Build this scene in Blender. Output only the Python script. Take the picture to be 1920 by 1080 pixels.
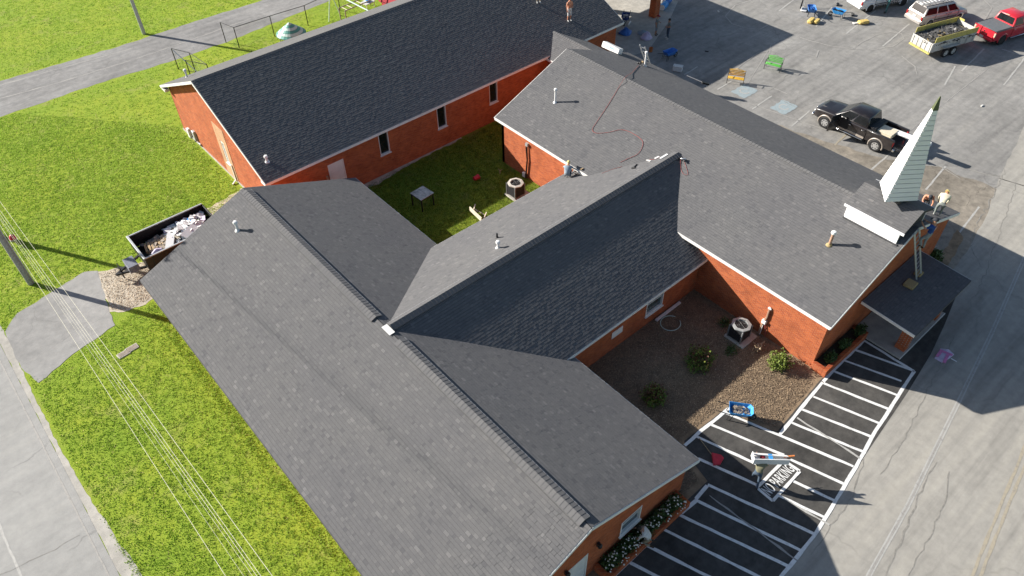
import bpy, bmesh, math, random
import numpy as np
from mathutils import Vector, Matrix
random.seed(7); rng = np.random.default_rng(7)
for o in list(bpy.data.objects): bpy.data.objects.remove(o)
SC = bpy.context.scene
COL = SC.collection

# ------------------------------------------------------------------ camera
CAM_H = 29.12; F_PX = 1405.0
PITCH, YAW, ROLL = math.radians(45.018), math.radians(49.346), math.radians(-0.851)
_f = Vector((math.cos(YAW)*math.cos(PITCH), math.sin(YAW)*math.cos(PITCH), -math.sin(PITCH)))
_r0 = Vector((math.sin(YAW), -math.cos(YAW), 0)); _u0 = _r0.cross(_f)
_r = _r0*math.cos(ROLL)+_u0*math.sin(ROLL); _u = -_r0*math.sin(ROLL)+_u0*math.cos(ROLL)
cam = bpy.data.objects.new('camera', bpy.data.cameras.new('camera')); COL.objects.link(cam)
m3 = Matrix((_r, _u, -_f)).transposed()
cam.matrix_world = Matrix.Translation((0, 0, CAM_H)) @ m3.to_4x4()
cam.data.sensor_width = 36; cam.data.lens = F_PX/1920*36
cam.data.clip_end = 2000; cam.data.clip_start = .5
SC.camera = cam
# ------------------------------------------------------------------ sky, sun, exposure
SUN_DIR = Vector((-1.15, 1.97, 1.0)).normalized()          # towards the sun
SUN_EL = math.asin(SUN_DIR.z); SUN_AZ = math.atan2(SUN_DIR.x, SUN_DIR.y)
w = bpy.data.worlds.new('World'); SC.world = w; w.use_nodes = True
nt = w.node_tree; nt.nodes.clear()
sky = nt.nodes.new('ShaderNodeTexSky'); sky.sky_type = 'NISHITA'; sky.sun_disc = False
sky.sun_elevation = SUN_EL; sky.sun_rotation = SUN_AZ
bg = nt.nodes.new('ShaderNodeBackground'); bg.inputs[1].default_value = .06
wo = nt.nodes.new('ShaderNodeOutputWorld')
nt.links.new(sky.outputs[0], bg.inputs[0]); nt.links.new(bg.outputs[0], wo.inputs[0])
sun = bpy.data.objects.new('sun', bpy.data.lights.new('sun', 'SUN')); COL.objects.link(sun)
sun.data.energy = 5.0; sun.data.angle = math.radians(.53); sun.data.color = (1, .945, .86)
sun.rotation_euler = (-SUN_DIR).to_track_quat('-Z', 'Y').to_euler()
sun.location = (-30, 60, 60)
vs = SC.view_settings; vs.view_transform = 'Standard'; vs.look = 'None'; vs.exposure = 1.08; vs.gamma = 1
vs.use_curve_mapping = False

def gp(px, py, z=0.0):
    """survey helper: the point at height z seen at a photo pixel (1920x1080)"""
    d = _f + _r*((px-960)/F_PX) + _u*((540-py)/F_PX)
    t = (z-CAM_H)/d.z
    return Vector((d.x*t, d.y*t, z))
def g2(px, py, z=0.0): p = gp(px, py, z); return (p.x, p.y)

# ------------------------------------------------------------------ materials
MATS = {}
def _new(name):
    m = bpy.data.materials.new(name); m.use_nodes = True; MATS[name] = m
    t = m.node_tree; b = t.nodes['Principled BSDF']
    return m, t, b
def N(t, kind, **kw):
    n = t.nodes.new(kind)
    for k, v in kw.items():
        if k.startswith('i_'):
            key = k[2:]; n.inputs[int(key) if key.isdigit() else key.replace('_', ' ')].default_value = v
        else: setattr(n, k, v)
    return n
def ramp(t, fac, stops):
    r = t.nodes.new('ShaderNodeValToRGB'); e = r.color_ramp.elements
    while len(e) < len(stops): e.new(.5)
    for i, (p, c) in enumerate(stops):
        e[i].position = p; e[i].color = (*c, 1) if len(c) == 3 else c
    t.links.new(fac, r.inputs[0]); return r.outputs[0]
def mix(t, fac, a, b, mode='MIX'):
    n = t.nodes.new('ShaderNodeMix'); n.data_type = 'RGBA'; n.blend_type = mode
    for s, v in ((n.inputs[0], fac), (n.inputs[6], a), (n.inputs[7], b)):
        if isinstance(v, (int, float)): s.default_value = v
        elif isinstance(v, tuple): s.default_value = (*v, 1) if len(v) == 3 else v
        else: t.links.new(v, s)
    return n.outputs[2]
def noise(t, co, scale, detail=4, rough=.55, dist=0):
    n = N(t, 'ShaderNodeTexNoise', i_Scale=scale, i_Detail=detail, i_Roughness=rough, i_Distortion=dist)
    t.links.new(co, n.inputs['Vector']); return n.outputs[0]
def math_(t, op, a, b=None, c=None):
    n = t.nodes.new('ShaderNodeMath'); n.operation = op
    for i, v in enumerate((a, b, c)):
        if v is None: continue
        if isinstance(v, (int, float)): n.inputs[i].default_value = v
        else: t.links.new(v, n.inputs[i])
    return n.outputs[0]
def bump(t, b, h, strength, dist):
    n = N(t, 'ShaderNodeBump', i_Strength=strength, i_Distance=dist)
    t.links.new(h, n.inputs['Height']); t.links.new(n.outputs[0], b.inputs['Normal'])
def coord(t, obj=True):
    if obj:
        return t.nodes.new('ShaderNodeTexCoord').outputs['Object']
    return t.nodes.new('ShaderNodeNewGeometry').outputs['Position']

def pm(name, col, rough=.6, var=.18, scale=6., metal=0., bumpk=.0, bscale=60., spec=.4, dirt=None, dirtk=.3):
    """plain paint / plastic / cloth: base colour with noise wear"""
    if name in MATS: return MATS[name]
    m, t, b = _new(name); co = coord(t)
    n1 = noise(t, co, scale, 5)
    lo = tuple(max(0, c*(1-var)) for c in col); hi = tuple(min(1, c*(1+var)) for c in col)
    c = ramp(t, n1, [(.3, lo), (.7, hi)])
    if dirt:
        n2 = noise(t, co, scale*.4, 6, .65)
        c = mix(t, math_(t, 'MULTIPLY', ramp(t, n2, [(.5, (0, 0, 0)), (.72, (1, 1, 1))]), dirtk), c, dirt)
    t.links.new(c, b.inputs['Base Color'])
    b.inputs['Roughness'].default_value = rough; b.inputs['Metallic'].default_value = metal
    b.inputs['Specular IOR Level'].default_value = spec
    if bumpk: bump(t, b, noise(t, co, bscale, 3), bumpk, .01)
    return m

def m_shingle():
    m, t, b = _new('asphalt_shingle'); co = coord(t, False)
    a = N(t, 'ShaderNodeAttribute', attribute_name='tint')
    c = ramp(t, a.outputs['Fac'], [(0, (.098, .098, .103)), (.3, (.116, .1155, .119)), (.62, (.124, .123, .126)), (.86, (.136, .134, .136)), (1, (.158, .155, .156))])
    g = noise(t, co, 220, 2, .8)
    c = mix(t, .55, c, ramp(t, g, [(.3, (.55, .55, .55)), (.72, (1.5, 1.5, 1.5))]), 'MULTIPLY')
    big = noise(t, co, .35, 4, .6)
    c = mix(t, .6, c, ramp(t, big, [(.35, (.93, .93, .95)), (.65, (1.07, 1.06, 1.04))]), 'MULTIPLY')
    t.links.new(c, b.inputs['Base Color']); b.inputs['Roughness'].default_value = .9
    b.inputs['Specular IOR Level'].default_value = .25
    bump(t, b, g, .35, .006)
m_shingle()
def m_brick(name, c1, c2, mortar):
    m, t, b = _new(name); co = coord(t, False)
    s = t.nodes.new('ShaderNodeSeparateXYZ'); t.links.new(co, s.inputs[0])
    cb = t.nodes.new('ShaderNodeCombineXYZ')
    t.links.new(math_(t, 'ADD', s.outputs[0], s.outputs[1]), cb.inputs[0]); t.links.new(s.outputs[2], cb.inputs[1])
    br = N(t, 'ShaderNodeTexBrick', offset=.5)
    br.inputs['Color1'].default_value = (*c1, 1); br.inputs['Color2'].default_value = (*c2, 1); br.inputs['Mortar'].default_value = (*mortar, 1)
    br.inputs['Scale'].default_value = 1; br.inputs['Mortar Size'].default_value = .009; br.inputs['Bias'].default_value = -.1
    br.inputs['Brick Width'].default_value = .215; br.inputs['Row Height'].default_value = .075; br.inputs['Mortar Smooth'].default_value = .2
    t.links.new(cb.outputs[0], br.inputs['Vector'])
    n1 = noise(t, co, 1.1, 6, .65)
    c = mix(t, .8, br.outputs[0], ramp(t, n1, [(.28, (.66, .64, .64)), (.5, (1, 1, 1)), (.72, (1.2, 1.24, 1.26))]), 'MULTIPLY')
    n2 = noise(t, co, 28, 3)
    c = mix(t, .5, c, ramp(t, n2, [(.3, (.75, .75, .75)), (.7, (1.25, 1.25, 1.25))]), 'MULTIPLY')
    t.links.new(c, b.inputs['Base Color']); b.inputs['Roughness'].default_value = .88; b.inputs['Specular IOR Level'].default_value = .2
    bump(t, b, br.outputs[1], -.6, .008)
m_brick('red_brick', (.45, .108, .034), (.285, .058, .024), (.36, .175, .10))
m_brick('tan_brick', (.52, .30, .17), (.47, .25, .14), (.45, .33, .22))

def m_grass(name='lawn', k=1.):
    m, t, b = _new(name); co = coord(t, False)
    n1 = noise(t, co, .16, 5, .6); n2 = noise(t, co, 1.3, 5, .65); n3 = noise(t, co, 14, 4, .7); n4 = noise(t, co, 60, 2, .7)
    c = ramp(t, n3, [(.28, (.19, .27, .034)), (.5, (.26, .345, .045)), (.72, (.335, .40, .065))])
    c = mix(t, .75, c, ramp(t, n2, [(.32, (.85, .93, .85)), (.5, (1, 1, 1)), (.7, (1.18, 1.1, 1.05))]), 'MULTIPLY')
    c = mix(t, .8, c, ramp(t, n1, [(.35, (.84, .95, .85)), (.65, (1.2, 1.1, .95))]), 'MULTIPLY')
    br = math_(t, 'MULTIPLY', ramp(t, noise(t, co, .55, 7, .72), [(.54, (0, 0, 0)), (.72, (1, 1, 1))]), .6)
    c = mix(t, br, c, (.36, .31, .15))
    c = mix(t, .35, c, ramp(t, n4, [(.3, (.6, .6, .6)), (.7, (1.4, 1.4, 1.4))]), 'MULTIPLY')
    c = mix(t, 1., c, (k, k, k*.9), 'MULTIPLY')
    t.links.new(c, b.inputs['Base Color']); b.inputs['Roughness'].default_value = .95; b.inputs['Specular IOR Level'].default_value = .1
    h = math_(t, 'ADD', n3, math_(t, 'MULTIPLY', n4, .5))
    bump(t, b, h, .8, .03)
m_grass(); m_grass('courtyard_lawn_shade_tint', .6)  # courtyard copy is darkened: the court's shade is put into the grass colour
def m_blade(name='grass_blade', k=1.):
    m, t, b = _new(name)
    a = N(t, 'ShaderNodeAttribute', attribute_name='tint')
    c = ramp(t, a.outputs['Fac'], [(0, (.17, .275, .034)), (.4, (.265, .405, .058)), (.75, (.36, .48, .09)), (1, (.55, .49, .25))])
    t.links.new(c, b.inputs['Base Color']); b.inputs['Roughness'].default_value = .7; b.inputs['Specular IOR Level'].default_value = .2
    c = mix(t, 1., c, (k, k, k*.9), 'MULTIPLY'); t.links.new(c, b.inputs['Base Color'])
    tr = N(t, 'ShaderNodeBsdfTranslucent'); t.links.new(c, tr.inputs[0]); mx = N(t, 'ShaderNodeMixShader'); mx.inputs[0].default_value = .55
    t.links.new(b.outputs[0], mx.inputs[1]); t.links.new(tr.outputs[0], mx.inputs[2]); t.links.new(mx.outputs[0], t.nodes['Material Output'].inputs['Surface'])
m_blade(); m_blade('courtyard_blade_shade_tint', .6)  # courtyard blades carry the same shade in their colour
def m_asphalt(name, base, spread=.25, warm=(1, 1, 1), crack=.0, stain=.3, cscale=.35, streak=(0, 0), grit=.25):
    m, t, b = _new(name); co = coord(t, False)
    n1 = noise(t, co, .22, 6, .62, .6); n2 = noise(t, co, 2.2, 6, .65); n3 = noise(t, co, 90, 2, .8)
    lo = tuple(c*(1-spread) for c in base); hi = tuple(c*(1+spread) for c in base)
    c = ramp(t, n1, [(.28, lo), (.5, base), (.72, hi)])
    c = mix(t, stain, c, ramp(t, n2, [(.3, (.6, .6, .6)), (.7, (1.35, 1.33, 1.3))]), 'MULTIPLY')
    if streak[0] or streak[1]:
        mp = N(t, 'ShaderNodeMapping'); mp.inputs['Rotation'].default_value = (0, 0, streak[1]); mp.inputs['Scale'].default_value = (.06, 1.1, 1)
        t.links.new(co, mp.inputs[0])
        ns = noise(t, mp.outputs[0], 1.4, 5, .6, .2)
        c = mix(t, streak[0], c, ramp(t, ns, [(.3, (.62, .62, .62)), (.5, (1, 1, 1)), (.75, (1.3, 1.28, 1.22))]), 'MULTIPLY')
    c = mix(t, grit*2, c, ramp(t, n3, [(.25, (.62, .62, .62)), (.75, (1.4, 1.4, 1.4))]), 'MULTIPLY')
    if crack:
        wv = noise(t, co, .9, 4); ad = t.nodes.new('ShaderNodeVectorMath'); ad.operation = 'ADD'
        sc = t.nodes.new('ShaderNodeVectorMath'); sc.operation = 'SCALE'; sc.inputs['Scale'].default_value = 1.1
        nn = N(t, 'ShaderNodeTexNoise', i_Scale=.8, i_Detail=5.); t.links.new(co, nn.inputs['Vector'])
        t.links.new(nn.outputs[1], sc.inputs[0]); t.links.new(co, ad.inputs[0]); t.links.new(sc.outputs[0], ad.inputs[1])
        v = N(t, 'ShaderNodeTexVoronoi', feature='DISTANCE_TO_EDGE', i_Scale=cscale); t.links.new(ad.outputs[0], v.inputs['Vector'])
        cr = ramp(t, v.outputs[0], [(.0, (1, 1, 1)), (.012, (0, 0, 0))])
        gate = ramp(t, noise(t, co, .18, 3), [(.47, (0, 0, 0)), (.58, (1, 1, 1))])
        cr = math_(t, 'MULTIPLY', math_(t, 'MULTIPLY', cr, gate), crack)
        c = mix(t, cr, c, tuple(k*.35 for k in base))
    t.links.new(c, b.inputs['Base Color']); b.inputs['Roughness'].default_value = .92; b.inputs['Specular IOR Level'].default_value = .2
    bump(t, b, math_(t, 'ADD', n3, math_(t, 'MULTIPLY', n2, 2)), .25, .012)
m_asphalt('lot_asphalt', (.262, .255, .243), .18, crack=.35, stain=.45, cscale=.22, streak=(.6, -.35))
m_asphalt('old_asphalt', (.24, .215, .18), .35, crack=.9, stain=.8, cscale=.55)
m_asphalt('drive_asphalt', (.255, .25, .245), .2, crack=.3, stain=.5, streak=(.5, .02))
m_asphalt('road_asphalt', (.33, .315, .285), .08, crack=.2, stain=.3, cscale=.16, streak=(.6, .16))
m_asphalt('side_road_concrete', (.345, .34, .325), .08, crack=.4, stain=.25, cscale=.2, streak=(.25, 1.57))
m_asphalt('sealed_asphalt', (.072, .069, .065), .35, crack=.0, stain=.75, grit=.4, streak=(.5, 1.2))
m_asphalt('patch_asphalt', (.30, .295, .285), .15, crack=.25, stain=.4, cscale=.4)
m_asphalt('concrete', (.42, .40, .36), .16, stain=.5)
m_asphalt('gravel', (.48, .43, .35), .25, stain=.8, grit=.5)
m_asphalt('dirt', (.40, .23, .11), .3, stain=.8, grit=.5)
m_asphalt('mulch', (.24, .175, .115), .3, stain=.9, grit=.5)
m_asphalt('soil', (.05, .042, .03), .3, stain=.9, grit=.5)
def m_paintline(name, col, wear):
    m, t, b = _new(name); co = coord(t, False)
    n1 = noise(t, co, 5, 6, .7); n2 = noise(t, co, 40, 3, .7)
    c = mix(t, math_(t, 'MULTIPLY', ramp(t, math_(t, 'ADD', math_(t, 'MULTIPLY', n1, .65), math_(t, 'MULTIPLY', n2, .35)), [(.5, (0, 0, 0)), (.66, (1, 1, 1))]), wear), col, (.2, .19, .18))
    t.links.new(c, b.inputs['Base Color']); b.inputs['Roughness'].default_value = .75
m_paintline('white_line', (.76, .76, .74), .5)
m_paintline('worn_white_line', (.42, .41, .385), .8)
m_paintline('ghost_line', (.34, .325, .30), .9)
m_paintline('yellow_line', (.37, .325, .245), .9)
m_paintline('blue_mark', (.30, .36, .38), .8)

pm('white_trim', (.78, .77, .74), .45, .06, 2.5, dirt=(.5, .48, .44), dirtk=.25)
pm('white_siding', (.80, .80, .81), .5, .04, 2)
pm('white_plastic', (.76, .76, .75), .4, .06)
pm('dark_felt', (.062, .062, .066), .9, .3, 8)
pm('ridge_flash', (.45, .46, .46), .4, .1, metal=.6)
pm('soffit', (.62, .61, .58), .7, .1)
pm('siding_gap', (.42, .425, .44), .7, .1)
pm('fascia_dark', (.08, .08, .085), .7, .2)
pm('black_rubber', (.018, .018, .019), .75, .3, 20)
pm('black_metal', (.016, .016, .018), .45, .25, 9, dirt=(.05, .045, .04), dirtk=.2)
pm('dark_plastic', (.03, .03, .033), .5, .2)
pm('steel', (.42, .42, .43), .35, .15, 12, metal=.8)
pm('alum', (.62, .62, .62), .35, .1, 12, metal=.7)
pm('chrome', (.75, .75, .75), .15, .05, 12, metal=1.)
pm('galv', (.45, .47, .48), .5, .15, 12, metal=.4)
pm('wood', (.42, .30, .17), .75, .3, 14, dirt=(.2, .14, .08))
pm('old_wood', (.26, .22, .18), .85, .35, 10, dirt=(.12, .1, .09))
pm('pole_wood', (.34, .325, .30), .9, .3, 12)
pm('osb', (.36, .27, .13), .85, .25, 30)
pm('tan_board', (.68, .60, .46), .7, .12, 5)
pm('copper_pipe', (.40, .25, .17), .55, .25, 9)
pm('red_hose', (.36, .09, .08), .45, .2)
pm('red_plastic', (.55, .03, .05), .4, .15)
pm('blue_plastic', (.035, .17, .52), .38, .15, dirt=(.15, .17, .2), dirtk=.2)
pm('bright_blue', (.05, .30, .68), .38, .15)
pm('blue_tarp', (.04, .14, .42), .4, .2)
pm('navy_plastic', (.03, .07, .28), .4, .2)
pm('yellow_paint', (.72, .42, .05), .5, .15, dirt=(.4, .25, .06), dirtk=.3)
pm('green_paint', (.12, .42, .08), .5, .15, dirt=(.1, .25, .05), dirtk=.3)
pm('teal_paint', (.10, .33, .28), .45, .12, dirt=(.3, .45, .4), dirtk=.3)
pm('pale_teal', (.5, .66, .6), .45, .1)
pm('glove_yellow', (.62, .45, .14), .8, .2)
pm('orange', (.6, .2, .06), .6, .2)
pm('skin', (.42, .22, .14), .6, .08)
pm('skin_sun', (.55, .25, .15), .6, .08)
pm('hair_dark', (.03, .022, .016), .7, .3, 40)
for nm, c in (('cloth_white', (.62, .61, .58)), ('cloth_grey', (.22, .25, .27)), ('cloth_dark', (.03, .033, .04)), ('cloth_blue', (.015, .06, .24)), ('cloth_teal', (.05, .14, .15)),
              ('cloth_cream', (.68, .62, .47)), ('cloth_jean', (.06, .09, .13)), ('cloth_khaki', (.30, .26, .18)), ('cloth_greygreen', (.20, .22, .21)), ('cap_yellow', (.68, .58, .22)), ('cap_red', (.3, .03, .04)),
              ('cloth_olive', (.20, .19, .12)), ('cloth_bluegrey', (.25, .31, .37)), ('boot', (.05, .035, .025)), ('shoe_white', (.6, .6, .58))):
    pm(nm, c, .9, .18, 9, bumpk=.3, bscale=40)
def m_glass(name, col, rough=.06, spec=.8):
    m, t, b = _new(name)
    co = coord(t); c = ramp(t, noise(t, co, 2.2, 3), [(.3, tuple(k*.7 for k in col)), (.7, tuple(k*1.3 for k in col))])
    t.links.new(c, b.inputs['Base Color']); b.inputs['Roughness'].default_value = rough; b.inputs['Specular IOR Level'].default_value = spec
m_glass('window_glass', (.055, .075, .075)); m_glass('dark_glass', (.012, .012, .014)); m_glass('car_glass', (.015, .018, .02), .04); m_glass('maroon_glass', (.012, .008, .009), .12, .15)
m_glass('pale_glass', (.32, .40, .38), .1); m_glass('red_lens', (.35, .02, .02), .2, .5); m_glass('amber_lens', (.5, .4, .3), .2, .5)
def m_carpaint(name, col, coat=.8, rough=.35, metal=0., dirtk=.15):
    m = pm(name, col, rough, .06, 3, metal, dirt=(.22, .20, .17), dirtk=dirtk)
    b = m.node_tree.nodes['Principled BSDF']; b.inputs['Coat Weight'].default_value = coat; b.inputs['Coat Roughness'].default_value = .06
    return m
m_carpaint('paint_black', (.016, .013, .014)); m_carpaint('paint_red', (.52, .02, .035)); m_carpaint('paint_silver', (.44, .41, .385), metal=.35, dirtk=.25)
m_carpaint('paint_white', (.66, .68, .70)); m_carpaint('paint_tan', (.42, .37, .32), metal=.3); m_carpaint('trailer_white', (.50, .49, .46), .2, .5, dirtk=.6)
pm('yellow_board', (.46, .40, .12), .8, .25, 6, dirt=(.25, .24, .16), dirtk=.5)
pm('rubble', (.075, .074, .074), .95, .45, 7, bumpk=.6, bscale=20)
pm('rubble_light', (.42, .40, .38), .9, .3, 7)
pm('pink_plastic', (.62, .20, .40), .5, .2); pm('lilac', (.55, .47, .62), .55, .15)
def m_leaf(name, cs):
    m, t, b = _new(name)
    a = N(t, 'ShaderNodeAttribute', attribute_name='tint')
    t.links.new(ramp(t, a.outputs['Fac'], cs), b.inputs['Base Color']); b.inputs['Roughness'].default_value = .6; b.inputs['Specular IOR Level'].default_value = .3
m_leaf('leaf_mixed', [(0, (.05, .09, .018)), (.35, (.12, .20, .03)), (.6, (.20, .27, .04)), (.75, (.12, .055, .03)), (1, (.085, .032, .02))])
m_leaf('leaf_green', [(0, (.02, .04, .012)), (.5, (.05, .10, .025)), (1, (.12, .17, .05))])
m_leaf('leaf_lime', [(0, (.06, .09, .015)), (.5, (.14, .19, .03)), (1, (.24, .26, .06))])
m_leaf('chip', [(0, (.10, .072, .05)), (.4, (.26, .19, .125)), (.75, (.44, .33, .21)), (1, (.66, .54, .38))])

# ------------------------------------------------------------------ mesh helpers
class MB:
    def __init__(s): s.v = []; s.f = []; s.m = []; s.t = None
    def add(s, vs, fs, m=0):
        b = len(s.v); s.v += [tuple(p) for p in vs]; s.f += [tuple(b+i for i in f) for f in fs]; s.m += [m]*len(fs); return s
    def hexa(s, p, m=0):   # 0-3 bottom ring, 4-7 top ring (ccw from above)
        return s.add(p, [(3, 2, 1, 0), (4, 5, 6, 7), (0, 1, 5, 4), (1, 2, 6, 5), (2, 3, 7, 6), (3, 0, 4, 7)], m)
    def box(s, c, d, m=0, rz=0., top=(1, 1)):
        x, y, z = c; a, b, h = d[0]/2, d[1]/2, d[2]/2; cs, sn = math.cos(rz), math.sin(rz)
        P = []
        for zz, kx, ky in ((-h, 1, 1), (h, top[0], top[1])):
            for ux, uy in ((-a, -b), (a, -b), (a, b), (-a, b)):
                ux *= kx; uy *= ky
                P.append((x+ux*cs-uy*sn, y+ux*sn+uy*cs, z+zz))
        return s.hexa(P, m)
    def bar(s, p, q, wd, th, m=0, up=(0, 0, 1)):
        p, q = Vector(p), Vector(q); d = (q-p).normalized(); u = Vector(up)
        if abs(d.dot(u)) > .97: u = Vector((1, 0, 0))
        a = d.cross(u).normalized()*wd/2; b = a.cross(d).normalized()*th/2
        return s.hexa([p-a-b, p+a-b, p+a+b, p-a+b, q-a-b, q+a-b, q+a+b, q-a+b], m)
    def quad(s, a, b, c, d, m=0): return s.add([a, b, c, d], [(0, 1, 2, 3)], m)
    def prism(s, poly, z0, z1, m=0):
        n = len(poly); P = [(x, y, z0) for x, y in poly]+[(x, y, z1) for x, y in poly]
        return s.add(P, [tuple(range(n-1, -1, -1)), tuple(range(n, 2*n))]+[(i, (i+1) % n, n+(i+1) % n, n+i) for i in range(n)], m)
    def extrude(s, poly, axis, a0, a1, m=0):
        """poly in the plane across axis ('x': (y,z), 'y': (x,z)); extruded from a0 to a1"""
        n = len(poly)
        mk = (lambda a, p: (a, p[0], p[1])) if axis == 'x' else (lambda a, p: (p[0], a, p[1]))
        P = [mk(a0, p) for p in poly]+[mk(a1, p) for p in poly]
        return s.add(P, [tuple(range(n-1, -1, -1)), tuple(range(n, 2*n))]+[(i, (i+1) % n, n+(i+1) % n, n+i) for i in range(n)], m)
    def tube(s, path, r, n=6, m=0, closed=False):
        path = [Vector(p) for p in path]; k = len(path); b = len(s.v); prev = None
        for i, p in enumerate(path):
            if closed: d = path[(i+1) % k]-path[i-1]
            else: d = path[min(i+1, k-1)]-path[max(i-1, 0)]
            d.normalize()
            u = prev if prev is not None else (Vector((0, 0, 1)) if abs(d.z) < .9 else Vector((1, 0, 0)))
            a = d.cross(u).normalized(); bb = a.cross(d).normalized(); prev = bb
            rr = r[i] if isinstance(r, (list, tuple)) else r
            for j in range(n):
                t = 2*math.pi*j/n; s.v.append(tuple(p+a*math.cos(t)*rr+bb*math.sin(t)*rr))
        for i in range(k if closed else k-1):
            for j in range(n):
                i2 = (i+1) % k
                s.f.append((b+i*n+j, b+i*n+(j+1) % n, b+i2*n+(j+1) % n, b+i2*n+j)); s.m.append(m)
        if not closed:
            s.f.append(tuple(b+j for j in range(n-1, -1, -1))); s.m.append(m)
            s.f.append(tuple(b+(k-1)*n+j for j in range(n))); s.m.append(m)
        return s
    def lathe(s, prof, n=16, o=(0, 0, 0), axis='z', m=0):
        b = len(s.v); o = Vector(o)
        for r, z in prof:
            for j in range(n):
                t = 2*math.pi*j/n; c, sn = r*math.cos(t), r*math.sin(t)
                p = {'z': (c, sn, z), 'y': (c, z, -sn), 'x': (z, c, sn)}[axis]
                s.v.append(tuple(o+Vector(p)))
        for i in range(len(prof)-1):
            for j in range(n):
                s.f.append((b+i*n+j, b+i*n+(j+1) % n, b+(i+1)*n+(j+1) % n, b+(i+1)*n+j)); s.m.append(m)
        if prof[0] == prof[-1]: return s
        if prof[0][0] > 1e-4: s.f.append(tuple(b+j for j in range(n-1, -1, -1))); s.m.append(m)
        if prof[-1][0] > 1e-4: s.f.append(tuple(b+(len(prof)-1)*n+j for j in range(n))); s.m.append(m)
        return s
    def ball(s, c, r, m=0, n=10, sc=(1, 1, 1)):
        k = 6; prof = [(max(1e-5, math.sin(math.pi*i/k)), -math.cos(math.pi*i/k)) for i in range(k+1)]
        t = MB().lathe(prof, n); return s.add([(c[0]+x*r*sc[0], c[1]+y*r*sc[1], c[2]+z*r*sc[2]) for x, y, z in t.v], t.f, m)
    def build(s, name, mats, parent=None, world=False, smooth=False, bevel=0., angle=None):
        me = bpy.data.meshes.new(name); me.from_pydata(s.v, [], s.f)
        if isinstance(mats, str): mats = [mats]
        for k in mats: me.materials.append(MATS[k])
        if len(mats) > 1: me.polygons.foreach_set('material_index', s.m)
        bm = bmesh.new(); bm.from_mesh(me)
        if bevel:
            bmesh.ops.remove_doubles(bm, verts=bm.verts, dist=1e-5)
            ed = [e for e in bm.edges if len(e.link_faces) == 2 and e.calc_face_angle(0) > .5]
            bmesh.ops.bevel(bm, geom=ed, offset=bevel, segments=1, affect='EDGES', clamp_overlap=True)
        bmesh.ops.recalc_face_normals(bm, faces=bm.faces)
        bm.to_mesh(me); bm.free()
        if smooth:
            me.polygons.foreach_set('use_smooth', [True]*len(me.polygons))
            try: me.set_sharp_from_angle(angle=math.radians(angle or 40))
            except Exception: pass
        o = bpy.data.objects.new(name, me); COL.objects.link(o)
        if parent is not None:
            o.parent = parent
            if world: o.matrix_parent_inverse = world_of(parent).inverted()
        return o
def world_of(o):
    m = Matrix.LocRotScale(o.location, o.rotation_euler, o.scale)
    return (world_of(o.parent) @ o.matrix_parent_inverse @ m) if o.parent else m
def tag(o, label=None, cat=None, group=None, kind=None):
    if label: o['label'] = label
    if cat: o['category'] = cat
    if group: o['group'] = group
    if kind: o['kind'] = kind
    return o
def thing(name, label, cat, loc=(0, 0, 0), rz=0., group=None):
    o = bpy.data.objects.new(name, None); COL.objects.link(o); o.empty_display_size = .3
    o.location = loc; o.rotation_euler = (0, 0, rz)
    return tag(o, label, cat, group)
def copy_tree(o, parent=None):
    c = o.copy(); COL.objects.link(c); c.parent = parent
    if parent is not None: c.matrix_parent_inverse = o.matrix_parent_inverse.copy()
    for ch in list(o.children): copy_tree(ch, c)
    return c
def np_mesh(name, V, Fq, mat, tint=None, parent=None, world=False, tri=False):
    """big mesh from numpy: V (n,3), Fq (m,4 or 3), tint per face"""
    me = bpy.data.meshes.new(name); k = Fq.shape[1]
    me.vertices.add(len(V)); me.vertices.foreach_set('co', V.astype(np.float32).ravel())
    me.loops.add(Fq.size); me.loops.foreach_set('vertex_index', Fq.astype(np.int32).ravel())
    me.polygons.add(len(Fq)); me.polygons.foreach_set('loop_start', np.arange(0, Fq.size, k, dtype=np.int32))
    if tint is not None:
        a = me.attributes.new('tint', 'FLOAT', 'FACE'); a.data.foreach_set('value', tint.astype(np.float32))
    me.update(calc_edges=True); me.validate()
    me.polygons.foreach_set('use_smooth', np.zeros(len(me.polygons), bool)); me.update()
    me.materials.append(MATS[mat])
    o = bpy.data.objects.new(name, me); COL.objects.link(o)
    if parent is not None:
        o.parent = parent
        if world: o.matrix_parent_inverse = world_of(parent).inverted()
    return o
# ------------------------------------------------------------------ ground, roads, paths
def rough_poly(poly, step=.5, amp=.06, seed=1):
    r = random.Random(seed); out = []
    n = len(poly)
    for i in range(n):
        a, b = Vector(poly[i]), Vector(poly[(i+1) % n]); L = (b-a).length; k = max(1, min(160, int(L/step)))
        nrm = Vector((-(b-a).y, (b-a).x)).normalized() if L > 0 else Vector((0, 0))
        for j in range(k):
            p = a.lerp(b, j/k)
            if j: p = p+nrm*r.uniform(-amp, amp)
            out.append((p.x, p.y))
    return out
def sheet(name, poly, z, m, parent=None, kind='structure'):
    b = MB(); b.add([(x, y, z) for x, y in poly], [tuple(range(len(poly)))])
    o = b.build(name, m, parent, world=parent is not None)
    if kind: o['kind'] = kind
    if o.data.polygons[0].normal.z < 0: o.data.flip_normals()
    return o
ground = sheet('lawn', [(-400, -400), (500, -400), (500, 600), (-400, 600)], 0, 'lawn')
court_shade_lawn = sheet('courtyard_lawn_shade_tint', [(16, 24), (26.5, 24), (26.5, 31.4), (35, 31.4), (35, 35.6), (12.3, 35.6), (12.3, 33), (16, 33)], .004, 'courtyard_lawn_shade_tint')  # overlay on the lawn with the court's shade painted into its base colour
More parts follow.
